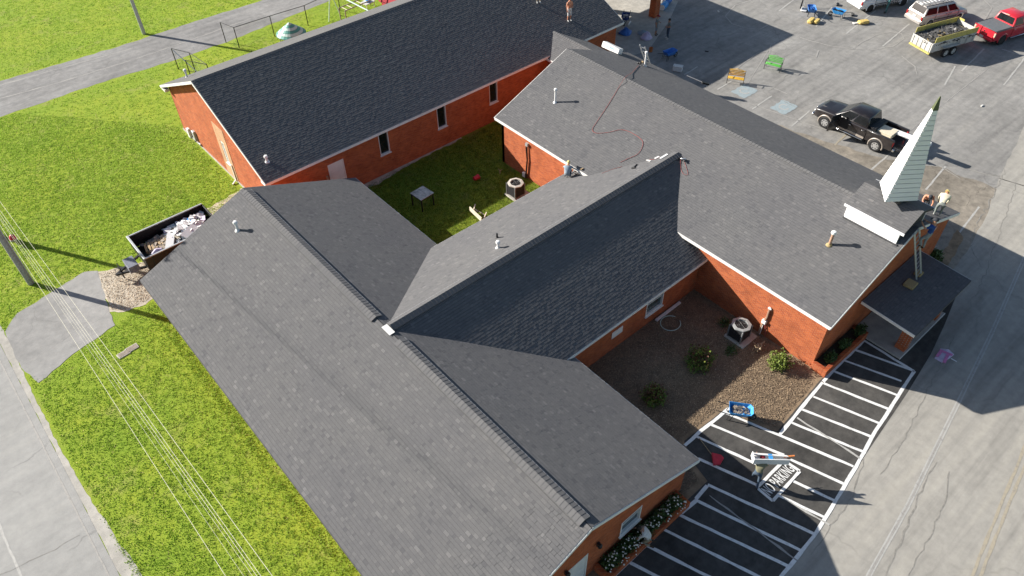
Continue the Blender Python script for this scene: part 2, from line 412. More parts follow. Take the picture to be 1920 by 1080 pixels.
drive = sheet('driveway', rough_poly([(-120, 60.3), (2.9, 59.8), (9.8, 59.8), (16, 59.3), (21.8, 59.4), (31, 60.4), (60, 64), (90, 68), (90, 78), (60, 70.5), (25.7, 64.5), (18.8, 64.7), (14.6, 64.6), (9.5, 64.9), (4.5, 65.3), (-120, 67)], .6, .09, 3), .004, 'drive_asphalt')
side_road = sheet('side_road', [(-3.42, -60), (-3.42, 150), (-12.5, 150), (-12.5, -60)], .008, 'side_road_concrete')
shoulder = sheet('road_shoulder', rough_poly([(-3.42, -20), (-2.75, 16), (-2.75, 20), (-3.05, 24), (-3.2, 28), (-3.15, 32), (-3.0, 36), (-2.9, 60), (-3.42, 62)], .3, .05, 5), .004, 'concrete')
patch = sheet('asphalt_apron', rough_poly([g2(10, 622), g2(32, 588), g2(158, 510), g2(183, 508), g2(205, 585), g2(216, 610), g2(150, 655), g2(72, 718), g2(40, 690)], .35, .06, 6), .012, 'patch_asphalt')
gravel = sheet('gravel_patch', rough_poly([g2(180, 510), g2(215, 503), g2(265, 492), (5.5, 37.6), (5.5, 34.5), g2(262, 575), g2(232, 585), g2(205, 585)], .25, .12, 7), .008, 'gravel')
lot = sheet('parking_lot', [(38.2, 5.2), (49.5, 7.0), (70, 11), (130, 22), (240, 45), (240, 190), (96, 190), (78, 110), (52, 75), (41.0, 52), (41.0, 33), (38.0, 31)], .004, 'lot_asphalt')
strip = sheet('cracked_asphalt_strip', rough_poly([(37.7, 31), (37.7, 5.5), (40, 5.4), (43.3, 6.4), (47.5, 7.6), (46.9, 12), (45.2, 14.5), (44.2, 18), (43.3, 22), (41.8, 26.5), (40.6, 31)], .5, .15, 9), .008, 'old_asphalt')
road = sheet('road', rough_poly([(-160, 3.2), (5, 3.4), (18.6, 3.9), (21.5, 4.2), (26.5, 4.9), (31.3, 5.5), (36, 6.6), (40.2, 6.9), (43.3, 7.45), (49.5, 9.0), (70, 13.2), (130, 24.2), (240, 48.5), (250, 30), (130, 9), (70, -2.5), (40, -7.5), (10, -10), (-160, -11)], .7, .07, 11), .012, 'road_asphalt')
pad = sheet('striped_parking_pad', [(-4, 7.45), (17.45, 7.45), (17.7, 8.4), (18.3, 9.45), (21.4, 9.3), (21.25, 8.1), (21.85, 6.95), (25.9, 7.3), (29.8, 7.25), (29.95, 7.9), (38, 8.0), (38.0, 6.2), (36.8, 5.75), (33.9, 5.05), (31.5, 4.55), (28.4, 4.12), (23.8, 3.62), (19.6, 3.05), (16.3, 2.85), (5, 2.65), (-4, 2.6)], .016, 'sealed_asphalt')
mulch = sheet('mulch_bed', [(10, 6.9), (26.2, 6.9), (26.4, 8.4), (26.4, 15.6), (16.0, 15.6), (16.0, 8.0), (10, 8.0)], .010, 'mulch')
dirt = sheet('dirt_strip', rough_poly([(3.9, 8.4), (3.35, 9.4), (3.25, 10.6), (3.45, 11.6), (3.72, 12.6), (3.9, 14), (4.4, 14), (4.4, 8)], .25, .06, 13), .012, 'dirt')
bare = sheet('bare_ground', rough_poly([g2(385, 392), g2(425, 372), g2(452, 353), (13, 36), (12, 33), (9, 33)], .3, .1, 14), .008, 'gravel')
wornw4 = sheet('worn_edge', rough_poly([(12.5, 35.5), (12.5, 35.25), (19, 34.85), (21, 35.2), (26, 35.3), (26, 35.5)], .3, .09, 15), .008, 'gravel')
canopy_floor = sheet('entrance_concrete', [(41.6, 35.6), (44.8, 35.0), (49.9, 37.2), (53.5, 39.2), (54, 52), (41.6, 52)], .010, 'concrete')

# ------------------------------------------------------------------ painted markings
def ribbon(name, pts, wd, z, m, parent, rough=.012, seed=0):
    r = random.Random(seed+len(pts)*7+int(abs(pts[0][0])*100)); P = []
    for (a, b) in zip(pts[:-1], pts[1:]):
        a, b = Vector(a), Vector(b); k = max(1, int((b-a).length/.45))
        P += [a.lerp(b, i/k) for i in range(k)]
    P.append(Vector(pts[-1])); L = []; R = []
    for i, p in enumerate(P):
        d = (P[min(i+1, len(P)-1)]-P[max(i-1, 0)]).normalized(); n = Vector((-d.y, d.x))
        L.append(p+n*(wd/2+r.uniform(-rough, rough))); R.append(p-n*(wd/2+r.uniform(-rough, rough)))
    b = MB(); n = len(P)
    b.add([(q.x, q.y, z) for q in L]+[(q.x, q.y, z) for q in R], [(n+i, n+i+1, i+1, i) for i in range(n-1)])
    return b.build(name, m, parent, world=True)
PADZ = .020
stripes = [[(1602, 656), (1712, 695)], [(1582, 676), (1690, 715)], [(1562, 696), (1684, 742)], [(1544, 719), (1667, 768)], [(1525, 744), (1651, 795)], [(1502, 767), (1635, 820)], [(1482, 792), (1617, 847)],
           [(1355, 772), (1600, 875)], [(1330, 795), (1470, 854)], [(1482, 862), (1582, 908)], [(1302, 817), (1422, 872)], [(1486, 902), (1565, 939)], [(1309, 860), (1420, 910)], [(1461, 930), (1545, 970)],
           [(1327, 909), (1526, 1001)], [(1302, 937), (1500, 1032)], [(1272, 965), (1480, 1063)], [(1242, 992), (1462, 1101)], [(1211, 1022), (1440, 1138)], [(1181, 1055), (1420, 1175)], [(1150, 1088), (1398, 1212)]]
for i, sgm in enumerate(stripes):
    ribbon('painted_stripe', [g2(*p) for p in sgm], .135, PADZ, 'white_line', pad, .014, i)
for i, sgm in enumerate([[(1714, 696), (1699, 718), (1690, 733), (1642, 808), (1612, 862), (1580, 917), (1547, 972), (1526, 1005), (1482, 1060), (1420, 1135)], [(1714, 697), (1620, 639), (1565, 692), (1543, 716)], [(1542, 717), (1462, 815)],
                         [(1284, 836), (1312, 810), (1372, 762)], [(1326, 911), (1305, 936)], [(1304, 940), (1277, 962)], [(1267, 968), (1200, 1032), (1130, 1100)]]):
    ribbon('border_line', [g2(*p) for p in sgm], .15, PADZ+.004, 'white_line', pad, .016, 60+i)
ribbon('faded_stripe', [g2(1494, 784), g2(1612, 859)], .1, PADZ+.008, 'worn_white_line', pad, .03, 90)
ribbon('faded_stripe', [g2(1470, 935), g2(1555, 985)], .1, PADZ+.008, 'worn_white_line', pad, .03, 91)
ribbon('faded_stripe', [g2(1330, 930), g2(1500, 1055)], .07, PADZ+.008, 'ghost_line', pad, .03, 92)
bx = [g2(1470, 864), g2(1499, 884), g2(1449, 940), g2(1419, 915)]
sheet('no_parking_panel', [tuple(Vector(p).lerp(Vector((sum(q[0] for q in bx)/4, sum(q[1] for q in bx)/4)), .04)) for p in bx], PADZ+.012, 'sealed_asphalt', pad, None)
for i in range(4): ribbon('border_line', [bx[i], bx[(i+1) % 4]], .13, PADZ+.016, 'white_line', pad, .014, 70+i)
def text_mesh(name, s, size, m, parent, M, sx=1., extrude=0., spacing=1.):
    c = bpy.data.curves.new(name, 'FONT'); c.body = s; c.size = size; c.align_x = 'CENTER'; c.align_y = 'CENTER'; c.extrude = extrude; c.space_character = spacing; c.offset = size*.012
    t = bpy.data.objects.new('tmp', c); COL.objects.link(t)
    dg = bpy.context.evaluated_depsgraph_get(); me = bpy.data.meshes.new_from_object(t.evaluated_get(dg))
    bpy.data.objects.remove(t)
    me.materials.clear(); me.materials.append(MATS[m])
    for v in me.vertices: v.co.x *= sx
    me.transform(M); me.name = name
    o = bpy.data.objects.new(name, me); COL.objects.link(o)
    if parent is not None:
        o.parent = parent; o.matrix_parent_inverse = world_of(parent).inverted()
    return o
ctr = Vector((sum(q[0] for q in bx)/4, sum(q[1] for q in bx)/4))
d1 = (Vector(bx[0])-Vector(bx[3])).normalized(); ta = math.atan2(d1.y, d1.x)
text_mesh('painted_lettering', 'NO PARKING', .68, 'white_line', pad, Matrix.Translation((ctr.x, ctr.y, PADZ+.016)) @ Matrix.Rotation(ta, 4, 'Z'), .44, 0, 1.06)
# road lines
dbl = [(8, -1.2), (14, -.25), (18.9, .6), (22.8, 1.1), (30, 2.3), (35.3, 3.2), (42.1, 4.5), (60, 8.2), (90, 14.2)]
for off in (-.07, .07):
    ribbon('edge_line', [(x+.16*off, y+off) for x, y in dbl], .06, .016, 'worn_white_line', road, .006, 5)
ribbon('gap_line', dbl, .065, .0155, 'ghost_line', road, .006, 6)
for off in (-.13, .13):
    ribbon('centre_line', [(x, y+off) for x, y in [(6, -4.6), (15, -3.3), (22, -2.2), (28.7, -1.15), (40, .9), (70, 6.5)]], .11, .016, 'yellow_line', road, .02, 7)
def lotline(a, b, wd=.11, m='worn_white_line', z=.012): ribbon('stall_line', [g2(*a), g2(*b)], wd, z, m, lot, .02, int(a[0]))
for a, b in [((1410, 205), (1447, 180)), ((1485, 236), (1518, 208)), ((1345, 168), (1372, 152)), ((1283, 140), (1308, 125)), ((1460, 21), (1492, -3)), ((1530, 50), (1560, 14)), ((1587, 63), (1642, 20)), ((1655, 87), (1705, 45)),
             ((1771, 160), (1791, 124)), ((1803, 133), (1845, 92)), ((1882, 160), (1922, 108)), ((1736, 356), (1773, 312)), ((1796, 440), (1836, 388)), ((1878, 92), (1940, 112)), ((1630, 322), (1672, 285))]:
    lotline(a, b)
lotline((1565, 272), (1590, 250), .12, 'yellow_line')
for a, b in [((1440, 95), (1400, 160)), ((1360, 178), (1560, 248)), ((1800, 312), (1930, 352)), ((1760, 310), (1800, 335)), ((1450, 165), (1480, 178)), ((1700, 250), (1850, 130))]: lotline(a, b, .06, 'ghost_line')
for c in ((1470, 201), (1396, 171)):
    x, y = g2(*c); o = sheet('painted_symbol', rough_poly([(x-.85, y-.6), (x+.8, y-.6), (x+.8, y+.65), (x-.85, y+.6)], .2, .07, int(x)), .013, 'blue_mark', lot, None)
    ribbon('painted_symbol', [(x+.35*math.cos(t*.5), y+.33*math.sin(t*.5)) for t in range(11)], .1, .017, 'worn_white_line', lot, .02)
def arc(cx, cy, rx, ry, a0, a1, n=40): return [(cx+rx*math.cos(a0+(a1-a0)*i/n), cy+ry*math.sin(a0+(a1-a0)*i/n)) for i in range(n+1)]
for k, px in enumerate([[(1360, 30), (1378, 10), (1410, 0)], [(1360, 30), (1372, 45), (1400, 53), (1425, 55), (1440, 47)], [(1500, 70), (1520, 77), (1560, 87), (1600, 92), (1640, 93), (1675, 87), (1695, 73), (1690, 63), (1670, 60), (1640, 67), (1615, 80), (1600, 92)],
                         [(1443, 100), (1445, 85), (1460, 75), (1478, 72)], [(1545, 45), (1580, 48), (1640, 42), (1700, 30)], [(1690, 105), (1715, 125), (1720, 140)], [(1840, -5), (1860, 15), (1845, 40)], [(1500, 100), (1530, 108), (1535, 95)], [(1380, 130), (1420, 100), (1440, 96)]]):
    ribbon('tyre_mark', [g2(*p) for p in px], .09, .0135+.0006*k, 'ghost_line', lot, .03, k)
# a crack along the edge of lot and road, and the pavement joint by the church
pm('crack_fill', (.25, .237, .213), .9, .25)
def crack(pts, wd, z, parent, amp=.1, seed=1):
    r = random.Random(seed); P = []
    for a, b in zip(pts[:-1], pts[1:]):
        a, b = Vector(a), Vector(b); k = max(1, int((b-a).length/.3))
        for i in range(k):
            q = a.lerp(b, i/k); P.append((q.x+r.uniform(-amp, amp)*.6, q.y+r.uniform(-amp, amp)))
    P.append(pts[-1]); ribbon('crack', P, wd, z, 'crack_fill', parent, wd*.35, seed)
crack([g2(*p) for p in [(1885, 320), (1872, 345), (1845, 400), (1828, 430), (1822, 470), (1838, 500)]], .05, .0165, road, .12, 2)
crack([g2(*p) for p in [(1905, 345), (1880, 420), (1845, 520), (1800, 610), (1760, 690), (1720, 770), (1690, 830), (1650, 890)]], .035, .0165, road, .08, 3)
crack([g2(*p) for p in [(1755, 865), (1735, 900), (1715, 950), (1690, 1010), (1660, 1080)]], .06, .0165, road, .05, 4)
crack([g2(*p) for p in [(1780, 885), (1775, 930), (1750, 990), (1720, 1050), (1700, 1090)]], .05, .0165, road, .05, 5)
crack([g2(*p) for p in [(1620, 862), (1600, 930), (1560, 985), (1520, 1040)]], .05, .0165, road, .08, 6)
crack([g2(*p) for p in [(1780, 300), (1840, 325), (1880, 332)]], .05, .0135, lot, .08, 7)
crack([g2(*p) for p in [(1440, 175), (1500, 205), (1540, 225)]], .04, .0135, lot, .08, 8)
crack([g2(*p) for p in [(1440, 174), (1465, 152), (1478, 140)]], .03, .0135, lot, .08, 9)
crack([g2(0, 740-0), g2(0, 725)], .02, .009, drive, .01, 10)
for px in ([(0, 185), (110, 155), (240, 115), (330, 85), (470, 35)], [(0, 160), (125, 125), (250, 90)]): ribbon('worn_seam', [g2(*p) for p in px], .1, .0085, 'ghost_line', drive, .05, 3)
ribbon('joint_line', [(-3.75, 5), (-3.75, 60)], .07, .012, 'ghost_line', side_road, .01)
ribbon('edge_line', [(-6.4, 0), (-6.4, 60)], .09, .012, 'worn_white_line', side_road, .02)
crack([g2(*p) for p in [(0, 1078), (40, 1060), (105, 1030), (150, 1003)]], .022, .012, side_road, .05, 12)

# ------------------------------------------------------------------ grass and mulch cover
def inpoly(P, poly):
    x, y = P[:, 0], P[:, 1]; c = np.zeros(len(P), bool); n = len(poly); j = n-1
    for i in range(n):
        xi, yi = poly[i]; xj, yj = poly[j]
        t = ((yi > y) != (yj > y)) & (x < (xj-xi)*(y-yi)/(yj-yi+1e-12)+xi); c ^= t; j = i
    return c
def scatter(poly, n, holes=()):
    p = np.array(poly); lo, hi = p.min(0), p.max(0)
    P = lo+(hi-lo)*rng.random((n, 2)); k = inpoly(P, poly)
    for h in holes: k &= ~inpoly(P, h)
    return P[k]
hole_patch = [g2(8, 622), g2(30, 588), g2(158, 508), g2(190, 503), g2(265, 490), (5.6, 38), (5.6, 34.3), g2(262, 577), g2(216, 612), g2(150, 657), g2(72, 720), g2(40, 692)]
near = scatter([(-3.0, 9), (3.4, 9), (3.7, 34), (5, 36), (12, 35), (12, 50), (4, 59.6), (-3.0, 59.9)], 66000, [hole_patch])
gap = scatter([(3.3, 8.5), (4.0, 8.5), (4.0, 34), (3.3, 34)], 2200)
far = scatter([(-2.9, 44), (12, 36), (12, 49.5), (41, 50), (60, 63.5), (31, 60.2), (21.8, 59.2), (16, 59.1), (9.8, 59.6), (-2.9, 59.7)], 38000)
far2 = scatter([(-2.9, 66.9), (4.5, 65.5), (14.6, 64.8), (25.7, 64.7), (45, 68), (45, 84), (-2.9, 84)], 30000)
court = scatter([(16.4, 24.5), (26.2, 24.5), (26.2, 31.6), (34, 31.7), (34, 35.3), (16.4, 35.1)], 24000)
def tufts(P, hs, name, dry, mat='grass_blade'):
    n = len(P); nb = 5
    c = np.repeat(P, nb, 0); a = rng.random(n*nb)*2*np.pi; off = rng.normal(0, .055, (n*nb, 2))
    h = hs*(.55+.8*rng.random(n*nb)); wd = .012+.02*rng.random(n*nb)
    b = c+off; lean = rng.normal(0, .6, (n*nb, 2))*h[:, None]
    d = np.stack([np.cos(a), np.sin(a)], 1)*wd[:, None]
    V = np.zeros((n*nb, 3, 3)); V[:, 0, :2] = b-d; V[:, 1, :2] = b+d; V[:, 2, :2] = b+lean; V[:, 2, 2] = h; V[:, :2, 2] = -.005
    F = np.arange(n*nb*3).reshape(-1, 3)
    base = .45+.14*np.sin(P[:, 0]*.9+1.3*np.sin(P[:, 1]*.37))*np.cos(P[:, 1]*.7+.8*np.sin(P[:, 0]*.5))+rng.normal(0, .08, n)
    t = np.clip(np.repeat(base, nb)+rng.normal(0, .1, n*nb)+dry, 0, .92); t[rng.random(n*nb) < .035] = 1
    o = np_mesh(name, V.reshape(-1, 3), F, mat, t); o['kind'] = 'stuff'; return o
tag(tufts(np.concatenate([near, gap]), .045, 'grass', 0), 'short bright green grass beside the front wing and the apron', 'grass')
tag(tufts(np.concatenate([far, far2]), .055, 'grass', .03), 'yellow green mown grass along the asphalt driveway', 'grass')
tag(tufts(court, .05, 'grass', 0, 'courtyard_blade_shade_tint'), 'green grass in the courtyard between the wings', 'grass')  # tufts here use the blade colour darkened for shade
def chips(P, name, s, label, cat, bias=0.):
    n = len(P); a = rng.random(n)*2*np.pi; L = s*(.5+rng.random(n)); W = L*(.25+.3*rng.random(n)); tl = rng.normal(0, .35, n); z = .024+.02*rng.random(n)
    ca, sa = np.cos(a), np.sin(a); V = np.zeros((n, 4, 3))
    for i, (ux, uy) in enumerate(((-1, -1), (1, -1), (1, 1), (-1, 1))):
        V[:, i, 0] = P[:, 0]+ux*L*ca-uy*W*sa; V[:, i, 1] = P[:, 1]+ux*L*sa+uy*W*ca; V[:, i, 2] = z+ux*L*np.sin(tl)*.6+uy*W*.3*np.sign(tl)
    t = np.clip(rng.beta(1.5, 3.2, n)+bias, 0, 1); o = np_mesh(name, V.reshape(-1, 3), np.arange(n*4).reshape(-1, 4), 'chip', t)
    o['kind'] = 'stuff'; return tag(o, label, cat)
chips(scatter([(16.6, 8.9), (18.15, 9.65), (21.6, 9.5), (21.45, 8.2), (22, 7.15), (25.4, 7.4), (26.2, 8.3), (26.3, 15.4), (16.6, 15.4)], 70000), 'mulch_chips', .021, 'brown bark mulch chips covering the bed between the wings', 'mulch')
chips(scatter([g2(185, 512), g2(262, 494), (5.4, 37.4), (5.4, 34.6), g2(235, 582), g2(208, 582)], 6000), 'loose_gravel', .022, 'pale loose gravel between the apron and the black trailer', 'gravel', .3)
chips(scatter([(15.9, 7.75), (17.25, 7.75), (17.5, 8.6), (16.6, 8.95), (15.9, 8.3)], 4000), 'mulch_chips', .02, 'small patch of brown mulch at the corner of the flower planter', 'mulch')
# ------------------------------------------------------------------ the church
W1 = dict(c=10.094, z=4.896, w=6.511, e=2.313, a=7.712, b=33.536)
W2 = dict(c=20.137, z=4.905, w=5.123, e=2.53, a=10.1, b=29.75)
W3 = dict(c=32.127, z=5.878, w=6.172, e=3.401, a=7.828, b=31.63)
W4 = dict(c=42.398, z=6.80, w=7.31, e=3.42, a=11.833, b=41.541)
CN = dict(c=35.65, z=4.10, w=1.92, e=3.27, a=31.3, b=36.75)
church = thing('brick_church', 'red brick church of several wings under dark grey shingle roofs with a white steeple', 'church', (21, 22, 0))
TH = .14
def deck(name, W, axis, label, mats=('dark_felt',)):
    c, z, w_, e = W['c'], W['z'], W['w'], W['e']
    poly = [(c-w_, e-.012), (c, z-.012), (c+w_, e-.012), (c+w_, e-TH), (c, z-TH-.03), (c-w_, e-TH)]
    o = MB().extrude(poly, axis, W['a'], W['b']).build(name, list(mats), church, True)
    o['label'] = label; return o
roof1 = deck('roof', W1, 'y', 'long grey shingle gable roof of the nearest wing')
roof2 = deck('roof', W2, 'x', 'shingle roof of the connecting wing with a dark front slope')
roof3 = deck('roof', W3, 'y', 'grey shingle roof of the sanctuary under the steeple')
roof4 = deck('roof', W4, 'x', 'long dark shingle roof of the rear wing')
roofc = deck('roof', CN, 'y', 'small shingle roof joining sanctuary and rear wing')

TABS = []
def shingle_slope(roof, O, U, V, umax, vmax, expo=.143, wr=(.10, .25), limit=None, pick=0, hexpo=0):
    """courses of tabs on one roof slope; O eave start, U along the eave, V up the slope (units)"""
    O, U, V = (np.array(a, float) for a in (O, U, V)); Nn = np.cross(U, V)
    if Nn[2] < 0: Nn = -Nn
    rows = int(vmax/expo)+1; T = []
    for j in range(rows):
        v0 = j*expo-.01
        u0l, u1l = (0, umax) if limit is None else limit(v0+expo*.5)
        if u1l-u0l < .05: continue
        k = int((u1l-u0l)/wr[0])+2; ws = rng.uniform(wr[0], wr[1], k); us = u0l-rng.random()*.2+np.cumsum(ws)
        us = us[(us > u0l+.04) & (us < u1l-.04)]; us = np.concatenate([[u0l], us, [u1l]])
        n = len(us)-1
        tt = np.where(rng.random(n) < .5, .0115, .0145)+rng.normal(0, .0006, n)
        base = np.where(rng.random(n) < .8, rng.normal(.5, .13, n), np.where(rng.random(n) < .6, rng.normal(.84, .09, n), rng.normal(.12, .1, n)))
        T.append(np.stack([us[:-1], us[1:], np.full(n, v0), np.full(n, min(v0+expo-.009, vmax)), tt, np.clip(base, 0, 1)], 1))
    T = np.concatenate(T)
    if pick:
        ctr = O+np.outer((T[:, 0]+T[:, 1])/2, U)+np.outer((T[:, 2]+T[:, 3])/2, V)
        d = ctr-np.array([0, 0, CAM_H]); dep = d@np.array(_f); px = 960+F_PX*(d@np.array(_r))/dep; py = 540-F_PX*(d@np.array(_u))/dep
        ok = (px > 12) & (px < 1908) & (py > 12) & (py < 1068)
        idx = np.argsort(np.where(ok, dep, 1e9))[:pick]
        M3 = np.stack([U, V, Nn], 1); cache = {}
        for i in idx:
            u0, u1, v0, v1, th, ti = T[i]
            key = (round((u1-u0)/.03), round(ti*7), th > .013)
            if key not in cache:
                wd = key[0]*.03; hh = .015 if key[2] else .010
                b = MB().hexa([(0, 0, -.005), (wd, 0, -.005), (wd, expo-.009, -.005), (0, expo-.009, -.005), (0, 0, hh), (wd, 0, hh), (wd, expo-.009, hh*.68), (0, expo-.009, hh*.68)])
                me = b.build('shingle', 'asphalt_shingle'); md = me.data; bpy.data.objects.remove(me)
                a = md.attributes.new('tint', 'FLOAT', 'FACE'); a.data.foreach_set('value', [key[1]/7]*len(md.polygons)); cache[key] = md
            o = bpy.data.objects.new('shingle', cache[key]); COL.objects.link(o); o.parent = roof
            mw = Matrix([[*M3[r], (O+U*u0+V*v0)[r]] for r in range(3)]+[[0, 0, 0, 1]])
            o.matrix_local = world_of(roof).inverted() @ mw
        keep = np.ones(len(T), bool); keep[idx] = False; T = T[keep]
    n = len(T); P = np.zeros((n, 8, 3)); u0, u1, v0, v1, th = (T[:, i] for i in range(5))
    for q, (uu, vv, hh) in enumerate(((u0, v0, th*0-.006), (u1, v0, th*0-.006), (u1, v1, th*0-.006), (u0, v1, th*0-.006), (u0, v0, th), (u1, v0, th), (u1, v1, th*.68), (u0, v1, th*.68))):
        P[:, q] = O+np.outer(uu, U)+np.outer(vv, V)+np.outer(hh, Nn)
    fq = np.array([[4, 5, 6, 7], [0, 1, 5, 4], [1, 2, 6, 5], [3, 0, 4, 7]])
    if np.dot(np.cross(U, V), Nn) < 0: fq = fq[:, ::-1]
    F = (np.arange(n)[:, None, None]*8+fq[None]).reshape(-1, 4)
    o = np_mesh('shingles', P.reshape(-1, 3), F, 'asphalt_shingle', np.repeat(T[:, 5], 4), roof, True)
    o['kind'] = 'stuff'; return o
def gable_slopes(roof, W, axis, sides=(-1, 1), pick=0, psi=-1, limit=None):
    w_, dz = W['w'], W['z']-W['e']; L = math.hypot(w_, dz)
    for s in sides:
        if axis == 'y': O = (W['c']+s*w_, W['a'], W['e']); U = (0, 1, 0); V = (-s*w_/L, 0, dz/L)
        else: O = (W['a'], W['c']+s*w_, W['e']); U = (1, 0, 0); V = (0, -s*w_/L, dz/L)
        shingle_slope(roof, O, U, V, W['b']-W['a'], L, pick=pick if s == psi else 0, limit=(limit or {}).get(s))
gable_slopes(roof1, W1, 'y', pick=300, psi=-1)
def lim2(v):   # stop where the slope runs into the other roofs
    L = math.hypot(W2['w'], W2['z']-W2['e']); z = W2['e']+v*(W2['z']-W2['e'])/L
    xl = W1['c']+W1['w']-(z-W1['e'])/((W1['z']-W1['e'])/W1['w']); xr = W3['c']-W3['w']+max(0, z-W3['e'])/((W3['z']-W3['e'])/W3['w'])
    return max(0, xl-W2['a']-.12), min(xr+.12, W2['b'])-W2['a']+(.22 if z < W3['e'] else 0)
gable_slopes(roof2, W2, 'x', limit={-1: lim2, 1: lim2})
gable_slopes(roof3, W3, 'y')
gable_slopes(roof4, W4, 'x')
gable_slopes(roofc, CN, 'y')

# ridge vents with their cap shingles
def ridge(roof, W, axis, a0, a1, zoff=0., half=.26, single=True, rise=.055):
    c, z = W['c'], W['z']+zoff; sl = (W['z']-W['e'])/W['w']; hz = half*sl
    v = MB()
    poly = [(c-half, z-hz), (c-half, z-hz+rise), (c, z+rise), (c+half, z-hz+rise), (c+half, z-hz)]
    v.extrude(poly, axis, a0, a1)
    rv = v.build('ridge_vent', 'fascia_dark', roof, True)
    if single:
        for s_ in (1,): MB().extrude([(c+s_*half, z-hz-.005), (c+s_*(half+.02), z-hz-.005), (c+s_*(half+.02), z-hz+rise+.01), (c+s_*half, z-hz+rise+.01)], axis, a0, a1).build('vent_edge', 'galv', rv, True)
    n = int(abs(a1-a0)/.2); mk = MB(); hw = half+.012
    for q, (lo, hi) in enumerate(((0, .225),)):
        A = [(-hw, -hw*sl+rise+.006), (0, rise+.006), (hw, -hw*sl+rise+.006)]; t = .016
        P = []
        for yy, up in ((lo, t), (hi, .004)):
            for (x, zz) in A: P.append((x, yy, zz+up))
            for (x, zz) in A: P.append((x, yy, zz-.004))
        mk.add(P, [(0, 1, 7, 6), (1, 2, 8, 7), (0, 3, 4, 1), (1, 4, 5, 2), (0, 6, 9, 3), (2, 5, 11, 8)])
    me0 = []
    for ti in (.3, .45, .55, .62, .75):
        o = mk.build('ridge_cap', 'asphalt_shingle'); a = o.data.attributes.new('tint', 'FLOAT', 'FACE'); a.data.foreach_set('value', [ti]*len(o.data.polygons)); me0.append(o.data); bpy.data.objects.remove(o)
    if single:
        for i in range(n):
            o = bpy.data.objects.new('ridge_cap', random.choice(me0)); COL.objects.link(o); o.parent = rv
            if axis == 'y': mw = Matrix.Translation((c, a0+i*(a1-a0-.22)/(n-1), z))
            else: mw = Matrix.Translation((a0+i*(a1-a0-.22)/(n-1), c, z)) @ Matrix.Rotation(-math.pi/2, 4, 'Z') @ Matrix.Translation((0, 0, 0))
            o.matrix_local = rv.matrix_parent_inverse @ Matrix() if False else (world_of(rv).inverted() @ mw)
    else:
        b = MB()
        for i in range(n):
            off = a0+i*(a1-a0-.22)/(n-1)
            b.add([((c+x, off+y, z+zz) if axis == 'y' else (off+y, c+x, z+zz)) for x, y, zz in mk.v], mk.f)
        o = b.build('ridge_caps', 'asphalt_shingle', rv, True); o['kind'] = 'stuff'
        a = o.data.attributes.new('tint', 'FLOAT', 'FACE'); a.data.foreach_set('value', np.repeat(rng.uniform(.3, .75, n), len(mk.f))[:len(o.data.polygons)])
ridge(roof1, W1, 'y', 8.05, 19.2, .02)
ridge(roof1, W1, 'y', 20.95, 33.2, .02)
ridge(roof2, W2, 'x', 10.25, 29.6, .02)
ridge(roof3, W3, 'y', 11.1, 31.3, .01, .13, False, .022)
ridge(roof4, W4, 'x', 12.0, 41.3, .0, .13, False, .004)
ridge(roofc, CN, 'y', 32.6, 36.5, .01, .12, False, .02)
MB().box((10.07, 20.0, W1['z']+.035), (.28, .62, .02)).build('ridge_flashing', 'white_trim', roof1, True)

# fascias
def fascia(roof, p, q, h=.15, t=.035, m='white_trim', drop=.0):
    p, q = Vector(p), Vector(q)
    b = MB(); b.bar(p-Vector((0, 0, drop)), q-Vector((0, 0, drop)), t, h, 0)
    b.build('fascia', m, roof, True)
def fascias(roof, W, axis, eaves=(-1, 1), rakes=('a', 'b'), h=.16, m='white_trim'):
    c, z, w_, e, a, b = (W[k] for k in 'czweab'); P = (lambda x, y, zz: (x, y, zz)) if axis == 'y' else (lambda x, y, zz: (y, x, zz))
    for s in eaves: fascia(roof, P(c+s*(w_+.02), a, e-.095), P(c+s*(w_+.02), b, e-.095), h, .04, m)
    for k in rakes:
        yy = a-.02 if k == 'a' else b+.02
        for s in (-1, 1): fascia(roof, P(c, yy, z-.10), P(c+s*(w_+.03), yy, e-.10), h, .04, m)
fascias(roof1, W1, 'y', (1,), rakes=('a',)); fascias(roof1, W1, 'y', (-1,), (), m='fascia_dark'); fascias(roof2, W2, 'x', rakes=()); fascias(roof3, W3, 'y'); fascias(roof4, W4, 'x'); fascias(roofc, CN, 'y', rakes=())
fascia(roof1, (W1['c'], W1['b']+.02, W1['z']-.1), (W1['c']-W1['w'], W1['b']+.02, W1['e']-.1), .15, .04, 'fascia_dark')

